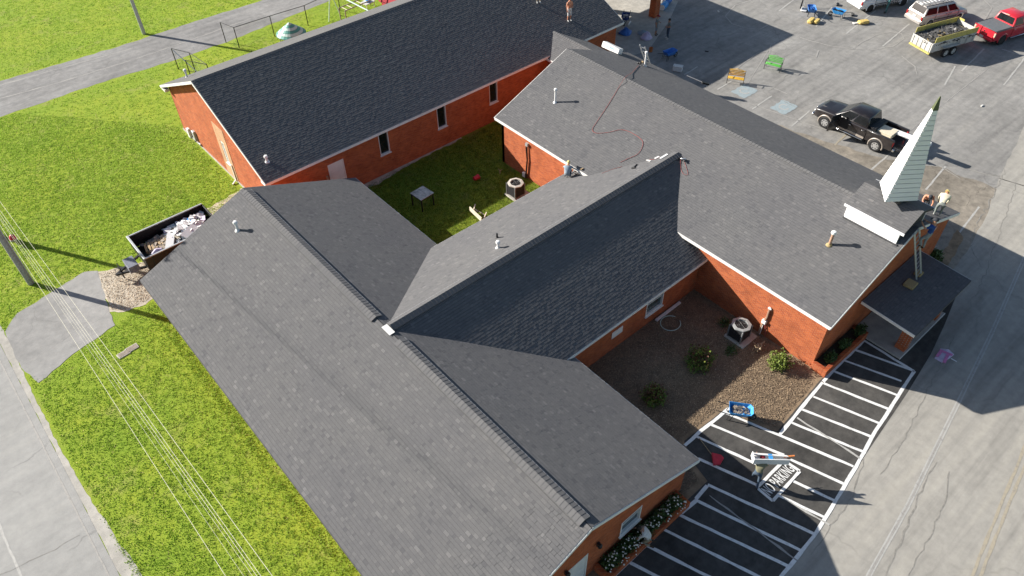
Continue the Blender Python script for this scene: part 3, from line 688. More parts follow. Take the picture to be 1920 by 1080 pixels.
# walls
def wall(p0, p1, z1, openings=(), gable=None, th=.22, m='red_brick', z0=-.05):
    """solid wall from p0 to p1 (outer face on the right-hand side), openings (u0,u1,z0,z1)"""
    p0, p1 = Vector(p0), Vector(p1); L = (p1-p0).length; d = (p1-p0)/L; n = Vector((d.y, -d.x))
    us = sorted({0, L, *[o[0] for o in openings], *[o[1] for o in openings]}); zs = sorted({z0, z1, *[o[2] for o in openings], *[o[3] for o in openings]})
    b = MB()
    def hx(u0, u1, za, zb):
        a, c = p0+d*u0, p0+d*u1; ai, ci = a-n*th, c-n*th
        b.hexa([(a.x, a.y, za), (c.x, c.y, za), (ci.x, ci.y, za), (ai.x, ai.y, za), (a.x, a.y, zb), (c.x, c.y, zb), (ci.x, ci.y, zb), (ai.x, ai.y, zb)])
    for u0, u1 in zip(us[:-1], us[1:]):
        for za, zb in zip(zs[:-1], zs[1:]):
            um, zm = (u0+u1)/2, (za+zb)/2
            if any(o[0] < um < o[1] and o[2] < zm < o[3] for o in openings): continue
            hx(u0, u1, za, zb)
    if gable:
        k = len(gable); P = []
        for off in (0, th):
            for u, zz in gable: q = p0+d*u-n*off; P.append((q.x, q.y, zz))
        b.add(P, [tuple(range(k)), tuple(range(2*k-1, k-1, -1))]+[(i, (i+1) % k, k+(i+1) % k, k+i) for i in range(k)])
    return b.build('wall', m, church, True)
def gpy(px, py, Y):
    d = _f+_r*((px-960)/F_PX)+_u*((540-py)/F_PX); t = Y/d.y; return Vector((d.x*t, Y, CAM_H+d.z*t))
def gpx(px, py, X):
    d = _f+_r*((px-960)/F_PX)+_u*((540-py)/F_PX); t = X/d.x; return Vector((X, d.y*t, CAM_H+d.z*t))
def window(p0, d, u0, u1, za, zb, glass='window_glass', fw=.06, mull=True, sill=True, m='white_trim', dark=False, rec=.1):
    p0, d = Vector(p0), Vector(d); n = Vector((d.y, -d.x)); b = MB()
    def Q(u, z, o): q = p0+d*u+n*o; return (q.x, q.y, z)
    def barbox(ua, ub, z_a, z_b, o0, o1, bb): bb.hexa([Q(ua, z_a, o1), Q(ub, z_a, o1), Q(ub, z_a, o0), Q(ua, z_a, o0), Q(ua, z_b, o1), Q(ub, z_b, o1), Q(ub, z_b, o0), Q(ua, z_b, o0)])
    barbox(u0, u0+fw, za, zb, -rec-.03, .015, b); barbox(u1-fw, u1, za, zb, -rec-.03, .015, b)
    barbox(u0+fw, u1-fw, za, za+fw, -rec-.03, .015, b); barbox(u0+fw, u1-fw, zb-fw, zb, -rec-.03, .015, b)
    wn = b.build('window', m, church, True)
    if mull:
        b = MB(); barbox(u0+fw, u1-fw, (za+zb)/2-.02, (za+zb)/2+.02, -rec-.02, -rec+.03, b); b.build('sash_bar', m, wn, True)
    b = MB(); barbox(u0+fw, u1-fw, za+fw, zb-fw, -rec-.02, -rec-.002, b); b.build('pane', glass, wn, True)
    if sill:
        b = MB(); barbox(u0-.05, u1+.05, za-.05, za-.004, -.02, .09, b); b.build('sill', m, wn, True)
    return wn
def door(p0, d, u0, u1, zb, m='white_trim', proud=.0):
    p0, d = Vector(p0), Vector(d); n = Vector((d.y, -d.x))
    def Q(u, z, o): q = p0+d*u+n*o; return (q.x, q.y, z)
    def bb(ua, ub, z_a, z_b, o0, o1, b): return b.hexa([Q(ua, z_a, o1), Q(ub, z_a, o1), Q(ub, z_a, o0), Q(ua, z_a, o0), Q(ua, z_b, o1), Q(ub, z_b, o1), Q(ub, z_b, o0), Q(ua, z_b, o0)])
    o = bb(u0+.05, u1-.05, .02, zb-.05, -.1, -.04, MB()).build('door', m, church, True)
    f = MB(); bb(u0, u0+.05, 0, zb, -.12, .015, f); bb(u1-.05, u1, 0, zb, -.12, .015, f); bb(u0+.05, u1-.05, zb-.05, zb, -.12, .015, f); f.build('door_frame', m, o, True)
    k = Vector(Q(u0+.13, 1.0, -.01)); MB().ball(k, .035).build('handle', 'steel', o, True)
    for za_, zb_ in ((.2, .95), (1.1, 1.85)):
        bb(u0+.2, u1-.2, za_, zb_, -.045, -.03, MB()).build('door_panel', m, o, True)
    return o
def gab(W, L, inset, zb):  # gable polygon over a wall of length L centred under the ridge
    s = (W['z']-W['e'])/W['w']; zt = lambda off: W['z']-abs(off)*s-TH-.01
    return [(0, zb), (L, zb), (L, max(zb+.001, zt(L/2))), (L/2, zt(0)), (0, max(zb+.001, zt(L/2)))]
# front wing (W1)
x0, x1, ya, yb = W1['c']-6.15, W1['c']+6.15, 7.98, 33.30
wz = gpy(1187, 957, ya); dz_ = gpy(1085, 1055, ya)
uw = x1-wz.x
# near gable wall faces -Y: run +X so that the right-hand side is -Y
oW = (gpy(1165, 985, ya).x-x0, gpy(1208, 930, ya).x-x0)
dW = (gpy(1066, 1060, ya).x-x0, gpy(1103, 1035, ya).x-x0)
wz0, wz1 = .95, 2.02
wall((x0, ya), (x1, ya), 2.15, [(oW[0], oW[1], wz0, wz1), (dW[0], dW[1], 0, 2.08)], gab(W1, 12.3, 0, 2.15))
window((x0, ya), (1, 0), oW[0], oW[1], wz0, wz1); door((x0, ya), (1, 0), dW[0], dW[1], 2.08)
wall((x1, ya+.22), (x1, yb), 2.28); wall((x1, yb), (x0, yb), 2.15, [], gab(W1, 12.3, 0, 2.15)); wall((x0, yb), (x0, ya+.22), 2.28)
# connecting wing (W2)
y0, y1 = W2['c']-4.77, W2['c']+4.77
a = gpy(1210, 590, y0); b_ = gpy(1245, 550, y0)
ww = (a.x-16.25, b_.x-16.25)
wall((16.25, y0), (26.3, y0), 2.33, [(ww[0], ww[1], .75, 2.12)]); window((16.25, y0), (1, 0), ww[0], ww[1], .75, 2.12)
wall((26.3, y1), (16.25, y1), 2.33)
pv = gpy(1157, 623, y0)
MB().box((pv.x, y0-.012, pv.z), (.78, .02, .45)).build('wall_panel', 'white_trim', church, True)
# sanctuary (W3)
xa, xb, ya3, yb3 = W3['c']-5.82, W3['c']+5.82, 8.05, 31.4
wall((xa, ya3), (xb, ya3), 3.45, [], gab(W3, 11.64, 0, 3.45)); wall((xb, ya3+.22), (xb, yb3), 3.5); wall((xb, yb3), (xa, yb3), 3.45, [], gab(W3, 11.64, 0, 3.45)); wall((xa, yb3), (xa, ya3+.22), 3.5)
# rear wing (W4)
y40, y41, x40, x41 = W4['c']-6.95, W4['c']+6.95, 12.2, 41.2
ops = []; wins = []
for cx, cy in ((720, 268), (828, 219), (925, 173)):
    p = gpy(cx, cy, y40); u = p.x-x40; ops.append((u-.36, u+.36, p.z-.8, p.z+.75)); wins.append(ops[-1])
p = gpy(631, 316, y40); du = p.x-x40; ops.append((du-.55, du+.55, 0, 2.5))
wall((x40, y40), (x41, y40), 3.3, ops)
for o_ in wins: window((x40, y40), (1, 0), o_[0], o_[1], o_[2], o_[3], 'dark_glass', .04, False, True)
door((x40, y40), (1, 0), du-.55, du+.55, 2.5)
wall((x41, y40+.22), (x41, y41), 3.3, [], gab(W4, 2*6.95, 0, 3.3)[:] and [(0-.22, 3.3), (13.68, 3.3), (13.68, 3.31), (6.73, W4['z']-TH-.01), (-.22, 3.31)])
gw = (gpx(391, 197, x40), gpx(417, 262, x40))   # window in the sunny gable
ug = sorted((y41-gw[0].y, y41-gw[1].y)); 
wall((x40, y41), (x40, y40+.22), 3.3, [(ug[0], ug[1], 1.15, 2.75)], [(0, 3.3), (13.9, 3.3), (13.9, 3.31), (6.95, W4['z']-TH-.01), (0, 3.31)])
window((x40, y41), (0, -1), ug[0], ug[1], 1.15, 2.75, 'pale_glass', .07)
wall((x41, y41), (x40, y41), 3.3)
tb = MB(); 
for (u0_, u1_, za_, zb_) in ((ug[0]-.55, ug[1]+.55, .05, 1.05), (ug[0]-.55, ug[1]+.55, 2.80, 3.9), (ug[0]-.55, ug[0]-.06, 1.05, 2.80), (ug[1]+.06, ug[1]+.55, 1.05, 2.80)):
    tb.box((x40-.012, y41-(u0_+u1_)/2, (za_+zb_)/2), (.022, u1_-u0_, zb_-za_))
tb.build('brick_surround', 'tan_brick', church, True)
# connector walls, eave returns, foundation strip
wall((37.2, 31.6), (37.2, 35.4), 3.2); wall((34.1, 35.4), (34.1, 31.6), 3.2)
for yy in (W4['c']-7.0, W4['c']+7.0):
    MB().box((11.98, yy, W4['e']-.2), (.3, .62, .16)).build('eave_return', 'white_trim', church, True)
MB().box((x40-.03, 42.4, .03), (.06, 13.9, .16)).build('foundation', 'concrete', church, True)
# soffit boxes under the sanctuary eave
MB().box((W3['c']-W3['w']+.19, 19.7, W3['e']-.165), (.36, 23.6, .02)).build('soffit', 'soffit', church, True)
MB().box((W2['c']*0+21.4, W2['c']-W2['w']+.18, W2['e']-.165), (9.6, .34, .02)).build('soffit', 'soffit', church, True)
# downspouts
def downspout(x, y, zt, zb=0.05, d=(0, -1)):
    b = MB(); b.bar((x, y, zt), (x, y, zb+.12), .08, .06); b.bar((x, y, zb+.1), (x+d[0]*.35, y+d[1]*.35, zb), .08, .06); b.build('downspout', 'white_trim', church, True)
downspout(16.75, 15.25, 2.2)
p = gpx(442, 335, x40-.06); downspout(x40-.06, p.y, 1.3, .05, (-1, -.5))

# raised ridge section and the steeple
def rz3(x): return W3['z']-abs(x-W3['c'])*.4013
xl, xr_, yn, yf = 30.72, 33.53, 7.92, 10.95
zt_ = 6.22; zr_ = zt_+(W3['c']-xl)*.4013
sd = MB().extrude([(xl, zt_), (W3['c'], zr_), (xr_, zt_), (xr_, zt_-.1), (W3['c'], zr_-.1), (xl, zt_-.1)], 'y', yn, yf).build('steeple_platform', 'dark_felt', church, True)
sd['label'] = 'raised shingled ridge section carrying the steeple'
Lp = math.hypot(W3['c']-xl, zr_-zt_)
shingle_slope(sd, (xl, yn, zt_+.012), (0, 1, 0), ((W3['c']-xl)/Lp, 0, (zr_-zt_)/Lp), yf-yn, Lp)
shingle_slope(sd, (xr_, yn, zt_+.012), (0, 1, 0), (-(W3['c']-xl)/Lp, 0, (zr_-zt_)/Lp), yf-yn, Lp)
for s in (-1, 1):
    xw = W3['c']+s*1.24; MB().hexa([(xw-.04, yn+.2, rz3(xw)-.1), (xw+.04, yn+.2, rz3(xw)-.1), (xw+.04, yf-.12, rz3(xw)-.1), (xw-.04, yf-.12, rz3(xw)-.1), (xw-.04, yn+.2, zt_+.0), (xw+.04, yn+.2, zt_+.0), (xw+.04, yf-.12, zt_+.0), (xw-.04, yf-.12, zt_+.0)]).build('platform_side', 'white_siding', sd, True)
    MB().box((W3['c']+s*(W3['c']-xl+.02), (yn+yf)/2, zt_-.05), (.05, yf-yn+.04, .13)).build('platform_trim', 'white_siding', sd, True)
    MB().box((xw+s*.06, (yn+yf)/2, rz3(xw)+.0), (.1, yf-yn-.2, .06)).build('flashing', 'dark_felt', sd, True)
for yy in (yn+.25, yf-.1):
    MB().extrude([(W3['c']-1.2, rz3(W3['c']-1.2)-.05), (W3['c'], W3['z']-.1), (W3['c']+1.2, rz3(W3['c']+1.2)-.05), (W3['c']+1.2, zt_+.02), (W3['c'], zr_-.1), (W3['c']-1.2, zt_+.02)], 'y', yy-.03, yy+.03).build('platform_end', 'dark_felt' if yy < 9 else 'white_siding', sd, True)
SX, SY, SZ0, SZ1, AX, AY = 32.4, 9.42, 6.98, 12.05, 1.22, .95
stp = MB().add([(SX-AX*.92, SY, SZ0), (SX, SY-AY*.92, SZ0), (SX+AX*.92, SY, SZ0), (SX, SY+AY*.92, SZ0), (SX, SY, SZ1-.1)], [(3, 2, 1, 0), (0, 1, 4), (1, 2, 4), (2, 3, 4), (3, 0, 4)]).build('steeple', 'siding_gap', church, True)
stp['label'] = 'tall white clapboard steeple with a dark green tip'
MB().box((SX, SY, SZ0-.14), (1.1, .95, .34)).build('steeple_base', 'dark_felt', stp, True)
NB = 19; ztip = 11.45
def srad(z): return (SZ1+.12-z)/(SZ1+.12-SZ0)
cor = [(-AX, 0), (0, -AY), (AX, 0), (0, AY)]
for k in range(NB):
    za_, zb_ = SZ0+(ztip-SZ0)*k/NB, SZ0+(ztip-SZ0)*(k+1)/NB
    for i in range(4):
        A, B_ = Vector(cor[i]), Vector(cor[(i+1) % 4]); n = ((A+B_)/2).normalized()
        ra, rb = srad(za_), srad(zb_); c0 = Vector((SX, SY))
        def Q(c, r, z, o): q = c0+c*r+n*o; return (q.x, q.y, z)
        o1, o0 = .014, .008; zz = zb_-.036
        MB().hexa([Q(A, ra, za_, -.03), Q(A, ra, za_, o1), Q(B_, ra, za_, o1), Q(B_, ra, za_, -.03), Q(A, rb, zz, -.03), Q(A, rb, zz, o0), Q(B_, rb, zz, o0), Q(B_, rb, zz, -.03)]).build('siding_board', 'white_siding', stp, True)
pm('green_cap', (.085, .10, .05), .6, .25)
r_ = srad(ztip)+.03
MB().add([(SX-AX*r_, SY, ztip-.02), (SX, SY-AY*r_, ztip-.02), (SX+AX*r_, SY, ztip-.02), (SX, SY+AY*r_, ztip-.02), (SX-.03, SY, SZ1), (SX, SY-.03, SZ1), (SX+.03, SY, SZ1), (SX, SY+.03, SZ1)], [(3, 2, 1, 0), (4, 5, 6, 7), (0, 1, 5, 4), (1, 2, 6, 5), (2, 3, 7, 6), (3, 0, 4, 7)]).build('steeple_tip', 'green_cap', stp, True)

# front porch
px0, px1, py0, py1 = 29.35, 34.9, 5.2, 8.0
pr = MB().hexa([(px0, py0, 2.36), (px1, py0, 2.36), (px1, py1, 2.52), (px0, py1, 2.52), (px0, py0, 2.48), (px1, py0, 2.48), (px1, py1, 2.64), (px0, py1, 2.64)]).build('porch_roof', 'dark_felt', church, True)
pr['label'] = 'nearly flat dark shingled porch roof below the sanctuary gable'
Lp = math.hypot(py1-py0, .16); shingle_slope(pr, (px0, py0, 2.49), (1, 0, 0), (0, (py1-py0)/Lp, .16/Lp), px1-px0, Lp)
fascia(pr, (px0-.02, py0, 2.41), (px0-.02, py1, 2.57), .15, .035); fascia(pr, (px1+.02, py0, 2.41), (px1+.02, py1, 2.57), .15, .035); fascia(pr, (px0, py0-.02, 2.41), (px1, py0-.02, 2.41), .15, .035, 'fascia_dark')
slab = MB().box((32.3, 6.72, .05), (4.6, 2.6, .12)).build('porch_slab', 'concrete', church, True)
MB().box((32.3, 5.41, .05), (4.62, .03, .13)).build('slab_edge', 'white_trim', church, True)
for cx in (30.7, 33.9):
    col_ = MB().box((cx, 5.75, 1.2), (.42, .5, 2.3)).build('porch_column', 'red_brick', church, True)
    hb = MB().box((0, 0, 0), (.045, .02, .03)).build('header_brick', 'concrete'); hm = hb.data; bpy.data.objects.remove(hb)
    hb2 = MB().box((0, 0, 0), (.02, .045, .03)).build('header_brick', 'concrete'); hm2 = hb2.data; bpy.data.objects.remove(hb2)
    for r in range(11):
        for c in range(3):
            o = bpy.data.objects.new('header_brick', hm); COL.objects.link(o); o.parent = col_; o.location = (cx-.14+.14*c, 5.493, .5+.15*r)
            o.matrix_parent_inverse = world_of(col_).inverted()
            o = bpy.data.objects.new('header_brick', hm2); COL.objects.link(o); o.parent = col_; o.location = (cx-.217, 5.6+.15*c, .5+.15*r)
            o.matrix_parent_inverse = world_of(col_).inverted()
# brick planters against the fronts
def planter(x0, x1, y0, y1, h, label, t=.2):
    p = thing('brick_planter', label, 'planter', ((x0+x1)/2, (y0+y1)/2, 0))
    for n_, c, d in (('planter_wall', ((x0+x1)/2, y0+t/2, h/2), (x1-x0, t, h)), ('planter_wall', (x0+t/2, (y0+t+y1)/2, h/2), (t, y1-y0-t, h)), ('planter_wall', (x1-t/2, (y0+t+y1)/2, h/2), (t, y1-y0-t, h))):
        MB().box(c, d).build(n_, 'red_brick', p, True, bevel=.012)
    MB().box(((x0+x1)/2, (y0+y1+t)/2, h*.35), (x1-x0-2*t, y1-y0-t, h*.7)).build('soil', 'soil', p, True)
    return p
planter(26.2, 30.0, 7.25, 8.04, .5, 'low brick planter with dark shrubs below the sanctuary corner')
planter(10.9, 15.9, 7.2, 7.97, .4, 'long low brick planter of white flowers along the front gable')
# entrance canopy at the end of the rear wing, its roof above the picture
cp = thing('entrance_canopy', 'flat canopy on red brick columns at the far end of the rear wing', 'canopy', (46, 43, 0))
MB().box((46.0, 43.0, 4.4), (8.8, 10.6, .35)).build('canopy_roof', 'fascia_dark', cp, True)
for x, y in ((49.75, 38.75), (44.6, 40.6), (49.75, 47.2), (44.6, 47.2)):
    MB().box((x, y, 2.1), (.62, .62, 4.24)).build('column', 'red_brick', cp, True)
# ------------------------------------------------------------------ small parts of the church
def ray(px, py): return _f+_r*((px-960)/F_PX)+_u*((540-py)/F_PX)
def on_plane(px, py, P0, n):
    d = ray(px, py); o = Vector((0, 0, CAM_H)); return o+d*((Vector(P0)-o).dot(n)/d.dot(n))
def on_roof(px, py, W, axis, s, up=0.):
    n = Vector((s*(W['z']-W['e']), 0, W['w'])) if axis == 'y' else Vector((0, s*(W['z']-W['e']), W['w'])); n.normalize()
    P0 = (W['c'], 0, W['z']) if axis == 'y' else (0, W['c'], W['z'])
    return on_plane(px, py, P0, n)+n*up
def vent_pipe(p, h, r=.055, m='white_plastic', cap=True, lab=None, capm=None):
    p = p-Vector((0, 0, .05))
    o = MB().lathe([(r, 0), (r, h)], 12, p).build('vent_pipe', m, church, True, smooth=True)
    MB().lathe([(r*2.3, .02), (r*2, .07), (r*1.12, .11), (r*1.08, .16)], 12, p).build('pipe_boot', m if m != 'copper_pipe' else 'osb', o, True, smooth=True)
    if cap: MB().lathe([(r*1.1, h-.02), (r*1.7, h+.02), (r*1.75, h+.09), (r*1.3, h+.15), (.01, h+.17)], 12, p).build('vent_cap', capm or m, o, True, smooth=True)
    if lab: o['label'] = lab
vent_pipe(on_roof(446, 432, W1, 'y', -1), .5, .07, 'white_plastic', True)
vent_pipe(on_roof(501, 303, W4, 'x', -1), .32, .07)
vent_pipe(on_roof(1041, 192, W3, 'y', -1), .85, .06, 'white_plastic')
vent_pipe(on_roof(1209, 124, W3, 'y', 1), .95, .06, 'white_plastic')
vent_pipe(on_roof(1555, 459, W3, 'y', -1), .75, .075, 'copper_pipe', True, 'copper coloured vent pipe with a white cap', 'white_plastic')
vent_pipe(on_roof(934, 465, W2, 'x', 1), .36, .065)
vent_pipe(on_roof(932, 446, W2, 'x', 1), .34, .05, 'dark_plastic', False, 'short black vent pipe')
vent_pipe(Vector((13.2, 47.9, W4['e']+.8)), .5, .06)
# lights and meters on the walls
def wall_lamp(p, d):
    b = MB(); b.box((p.x, p.y-.06, p.z), (.13, .1, .2)); b.lathe([(.03, -.05), (.09, -.02), (.1, .1), (.04, .16)], 8, (p.x, p.y-.14, p.z-.05)); b.build('wall_lamp', 'black_metal', church, True)
wall_lamp(gpy(1120, 1019, 7.95), 0); wall_lamp(gpy(1060, 1072, 7.95), 0)
p = gpy(610, 318, 35.4); MB().box((p.x, 35.38, 1.7), (.12, .12, .3)).build('wall_lamp', 'copper_pipe', church, True)
def conduit(px_list, X, r, m, name='conduit'):
    MB().tube([gpx(a, b, X) for a, b in px_list], r, 6).build(name, m, church, True, smooth=True)
XW = 26.24
conduit([(988, 272), (989, 300), (987, 325), (986, 352)], XW, .035, 'dark_plastic'); conduit([(986, 275), (988, 300), (986, 322), (984, 355)], XW-.05, .03, 'black_metal')
conduit([(988, 328), (992, 345), (997, 355)], XW-.03, .015, 'black_metal')
p = gpx(988, 271, XW); MB().box(p, (.14, .2, .2)).build('meter_box', 'galv', church, True)
p = gpx(983, 327, XW); MB().box(p, (.16, .26, .32)).build('meter_box', 'white_plastic', church, True, bevel=.02)
conduit([(1443, 580), (1438, 595), (1429, 607), (1424, 620), (1419, 632)], XW, .06, 'copper_pipe'); conduit([(1434, 605), (1435, 620), (1434, 636)], XW, .02, 'red_hose'); conduit([(1430, 610), (1425, 625), (1416, 633)], XW-.04, .02, 'white_plastic')
p = gpx(1443, 579, XW); MB().lathe([(.1, 0), (.08, .06)], 10, p, 'x').build('conduit_collar', 'white_plastic', church, True)
p = gpx(1433, 603, XW); MB().box(p, (.16, .24, .24)).build('meter_box', 'white_plastic', church, True, bevel=.02)
XG = 12.15
for (a, b, d, m) in (((352, 236), (359, 262), .5, 'white_plastic'), ((362, 240), (369, 268), .22, 'galv')):
    p, q = gpx(*a, XG), gpx(*b, XG); MB().box(((p+q)/2), (.22, max(.3, abs(p.y-q.y)*.8), .75)).build('meter_box', m, church, True, bevel=.02)
MB().tube([gpx(366, 262, XG), gpx(373, 280, XG)], .06, 8).build('conduit', 'black_metal', church, True)
MB().tube([gpx(372, 268, XG), gpx(377, 272, XG)], .08, 8).build('conduit', 'steel', church, True)

# ------------------------------------------------------------------ people
STAND = dict(pel=(0, 0, .95), spi=(0, 0, 1.13), che=(0, 0, 1.34), nec=(0, 0, 1.49), hea=(0, .02, 1.60), top=(0, .02, 1.70), nos=(0, .115, 1.59),
             shL=(-.19, 0, 1.41), elL=(-.25, -.03, 1.13), wrL=(-.25, .07, .90), haL=(-.25, .11, .82), shR=(.19, 0, 1.41), elR=(.25, -.03, 1.13), wrR=(.25, .07, .90), haR=(.25, .11, .82),
             hiL=(-.1, 0, .90), knL=(-.11, .03, .49), anL=(-.11, -.02, .09), toL=(-.13, .16, .04), hiR=(.1, 0, .90), knR=(.11, .03, .49), anR=(.11, -.02, .09), toR=(.13, .16, .04))
POSES = {'stand': {}, 'talk': dict(wrL=(-.12, .22, 1.1), haL=(-.06, .27, 1.12), elL=(-.26, -.02, 1.13)), 'armsup': dict(elR=(.3, .1, 1.2), wrR=(.2, .25, 1.4), haR=(.16, .28, 1.47), elL=(-.3, .1, 1.2), wrL=(-.2, .25, 1.35), haL=(-.16, .28, 1.43)),
 'climb': dict(pel=(0, -.05, .95), shL=(-.2, .04, 1.41), shR=(.2, .04, 1.41), elL=(-.32, .2, 1.3), wrL=(-.24, .38, 1.42), haL=(-.22, .43, 1.48), elR=(.34, .12, 1.2), wrR=(.36, .33, 1.2), haR=(.36, .4, 1.22), knL=(-.13, .2, .62), anL=(-.12, .06, .3), toL=(-.12, .22, .27)),
 'bend': dict(pel=(0, -.12, .88), spi=(0, .04, 1.02), che=(0, .24, 1.14), nec=(0, .38, 1.17), hea=(0, .5, 1.17), top=(0, .6, 1.19), nos=(0, .52, 1.06), shL=(-.2, .27, 1.15), shR=(.2, .27, 1.15), elL=(-.24, .38, .88), wrL=(-.2, .46, .64), haL=(-.18, .49, .56), elR=(.24, .36, .88), wrR=(.2, .44, .64), haR=(.18, .48, .56), hiL=(-.1, -.12, .84), hiR=(.1, -.12, .84), knL=(-.13, .03, .46), knR=(.13, .1, .47), anR=(.13, .1, .09), toR=(.15, .28, .04)),
 'crouch': dict(pel=(0, -.12, .33), spi=(0, -.08, .5), che=(0, .06, .68), nec=(0, .17, .79), hea=(0, .25, .86), top=(0, .28, .96), nos=(0, .36, .82), shL=(-.2, .08, .74), shR=(.2, .08, .74), elL=(-.27, .27, .55), wrL=(-.2, .44, .38), haL=(-.17, .5, .31), elR=(.27, .27, .55), wrR=(.2, .46, .4), haR=(.17, .52, .33), hiL=(-.1, -.1, .31), hiR=(.1, -.1, .31), knL=(-.18, .26, .45), knR=(.18, .26, .45), anL=(-.15, .02, .09), anR=(.15, .02, .09), toL=(-.17, .2, .04), toR=(.17, .2, .04)),
 'kneel': dict(pel=(0, -.14, .42), spi=(0, -.08, .58), che=(0, .1, .74), nec=(0, .23, .82), hea=(0, .32, .86), top=(0, .38, .95), nos=(0, .42, .8), shL=(-.2, .13, .78), shR=(.2, .13, .78), elL=(-.26, .28, .52), wrL=(-.2, .4, .28), haL=(-.18, .45, .2), elR=(.26, .3, .55), wrR=(.16, .48, .5), haR=(.12, .55, .5), hiL=(-.1, -.12, .4), hiR=(.1, -.12, .4), knL=(-.14, .12, .09), knR=(.14, .12, .09), anL=(-.13, -.28, .08), anR=(.13, -.28, .08), toL=(-.13, -.42, .05), toR=(.13, -.42, .05)),
 'carry': dict(pel=(0, -.1, .92), spi=(0, .0, 1.07), che=(0, .16, 1.23), nec=(0, .28, 1.3), hea=(0, .39, 1.33), top=(0, .48, 1.38), nos=(0, .45, 1.23), shL=(-.2, .17, 1.27), shR=(.2, .17, 1.27), elL=(-.3, .33, 1.1), wrL=(-.26, .52, 1.22), haL=(-.25, .58, 1.27), elR=(.3, .3, 1.08), wrR=(.22, .48, 1.2), haR=(.2, .55, 1.26), hiL=(-.1, -.1, .88), hiR=(.1, -.1, .88), knL=(-.13, .12, .48), anL=(-.13, .22, .09), toL=(-.14, .4, .04), knR=(.12, -.12, .47), anR=(.12, -.38, .12), toR=(.13, -.22, .05))}
RAD = dict(pel=.15, spi=.135, che=.155, nec=.058, hea=.092, top=.062, nos=.014, sh=.072, el=.045, wr=.032, ha=.034, hi=.098, kn=.065, an=.044, to=.036)
def person(label, loc, rz, pose='stand', shirt='cloth_grey', pants='cloth_jean', shoes='boot', skin='skin', hat=None, bare=False, shorts=False, sleeves='short', group=None, hair='hair_dark', cat='person'):
    J = dict(STAND); J.update(POSES[pose]); J = {k: Vector(v) for k, v in J.items()}
    names = []; pts = []; rad = []; edges = []; kind = []
    def add(n, p, r): names.append(n); pts.append(p); rad.append(r); return len(pts)-1
    I = {}
    for n in J: I[n] = add(n, J[n], RAD.get(n, RAD.get(n[:2], .03)))
    E = [('pel', 'spi'), ('spi', 'che'), ('che', 'nec'), ('nec', 'hea'), ('hea', 'top'), ('hea', 'nos')]
    for s in 'LR': E += [('che', 'sh'+s), ('sh'+s, 'el'+s), ('el'+s, 'wr'+s), ('wr'+s, 'ha'+s), ('pel', 'hi'+s), ('hi'+s, 'kn'+s), ('kn'+s, 'an'+s), ('an'+s, 'to'+s)]
    edges = [(I[a], I[b]) for a, b in E]; segs = [(J[a], J[b], a[:2]+b[:2]) for a, b in E]
    for s in 'LR':
        h, wv = J['ha'+s], J['wr'+s]; d = (h-wv).normalized(); side = d.cross(Vector((0, 1, .2)))
        side = side.normalized() if side.length > .1 else Vector((1, 0, 0)); pal = side.cross(d).normalized(); sg = -1 if s == 'L' else 1
        for q, ln in enumerate((.072, .085, .08, .062)):
            b0 = h+side*(.024-.016*q)+d*.012; m1 = b0+d*ln*.55; t1 = m1+d*ln*.4+pal*.02
            i0 = add('f', b0, .0095); i1 = add('f', m1, .009); i2 = add('f', t1, .0075); edges += [(I['ha'+s], i0), (i0, i1), (i1, i2)]; segs.append((b0, t1, 'haha'))
        b0 = h+side*.034-d*.02; i0 = add('f', b0, .011); i1 = add('f', b0+side*.025+d*.035, .009); edges += [(I['ha'+s], i0), (i0, i1)]; segs.append((b0, b0+d*.03, 'haha'))
    me = bpy.data.meshes.new('sk'); me.from_pydata([tuple(p) for p in pts], edges, [])
    ob = bpy.data.objects.new('sk', me); COL.objects.link(ob)
    sm = ob.modifiers.new('s', 'SKIN'); sm.use_smooth_shade = True
    ob.modifiers.new('u', 'SUBSURF').levels = 1
    for i, v in enumerate(me.skin_vertices[0].data):
        r = rad[i]; v.radius = (r, r); v.use_root = (i == 0)
    for n, k in (('che', (1.12, .72)), ('pel', (1.08, .8)), ('spi', (1.08, .78))): me.skin_vertices[0].data[I[n]].radius = (RAD[n]*k[0], RAD[n]*k[1])
    dg = bpy.context.evaluated_depsgraph_get(); out = bpy.data.meshes.new_from_object(ob.evaluated_get(dg)); bpy.data.objects.remove(ob)
    out.materials.clear(); ml = [skin, shirt if not bare else skin, pants, shoes]
    for k in ml: out.materials.append(MATS[k])
    def cls(c):
        best = None; bd = 9
        for a, b, nm in segs:
            ab = b-a; t = max(0, min(1, (c-a).dot(ab)/max(1e-9, ab.length_squared))); dd = (c-(a+ab*t)).length
            if dd < bd: bd, best, bt = dd, nm, t
        if best in ('pesp',): return 2 if bt < .35 else 1
        if best in ('spch', 'chsh'): return 1
        if best == 'chne': return 1 if bt < .6 else 0
        if best == 'shel': return 1 if (bt < .75 or sleeves == 'long') else 0
        if best == 'elwr': return 1 if sleeves == 'long' else 0
        if best in ('pehi',): return 2
        if best == 'hikn': return 2
        if best == 'knan': return (2 if bt < .12 else 0) if shorts else (2 if bt < .88 else 3)
        if best == 'anto': return 3
        return 0
    for p in out.polygons: p.material_index = cls(p.center); p.use_smooth = True
    root = thing('person', label, cat, loc, rz, group)
    bo = bpy.data.objects.new('body', out); COL.objects.link(bo); bo.parent = root
    up = (J['top']-J['hea']).normalized(); fw = (J['nos']-J['hea']).normalized(); rt = fw.cross(up).normalized()
    ey = MB()
    for sg in (-1, 1): ey.ball(J['hea']+fw*.083+rt*sg*.032+up*.03, .013, 0, 6)
    ey.build('eyes', 'hair_dark', root)
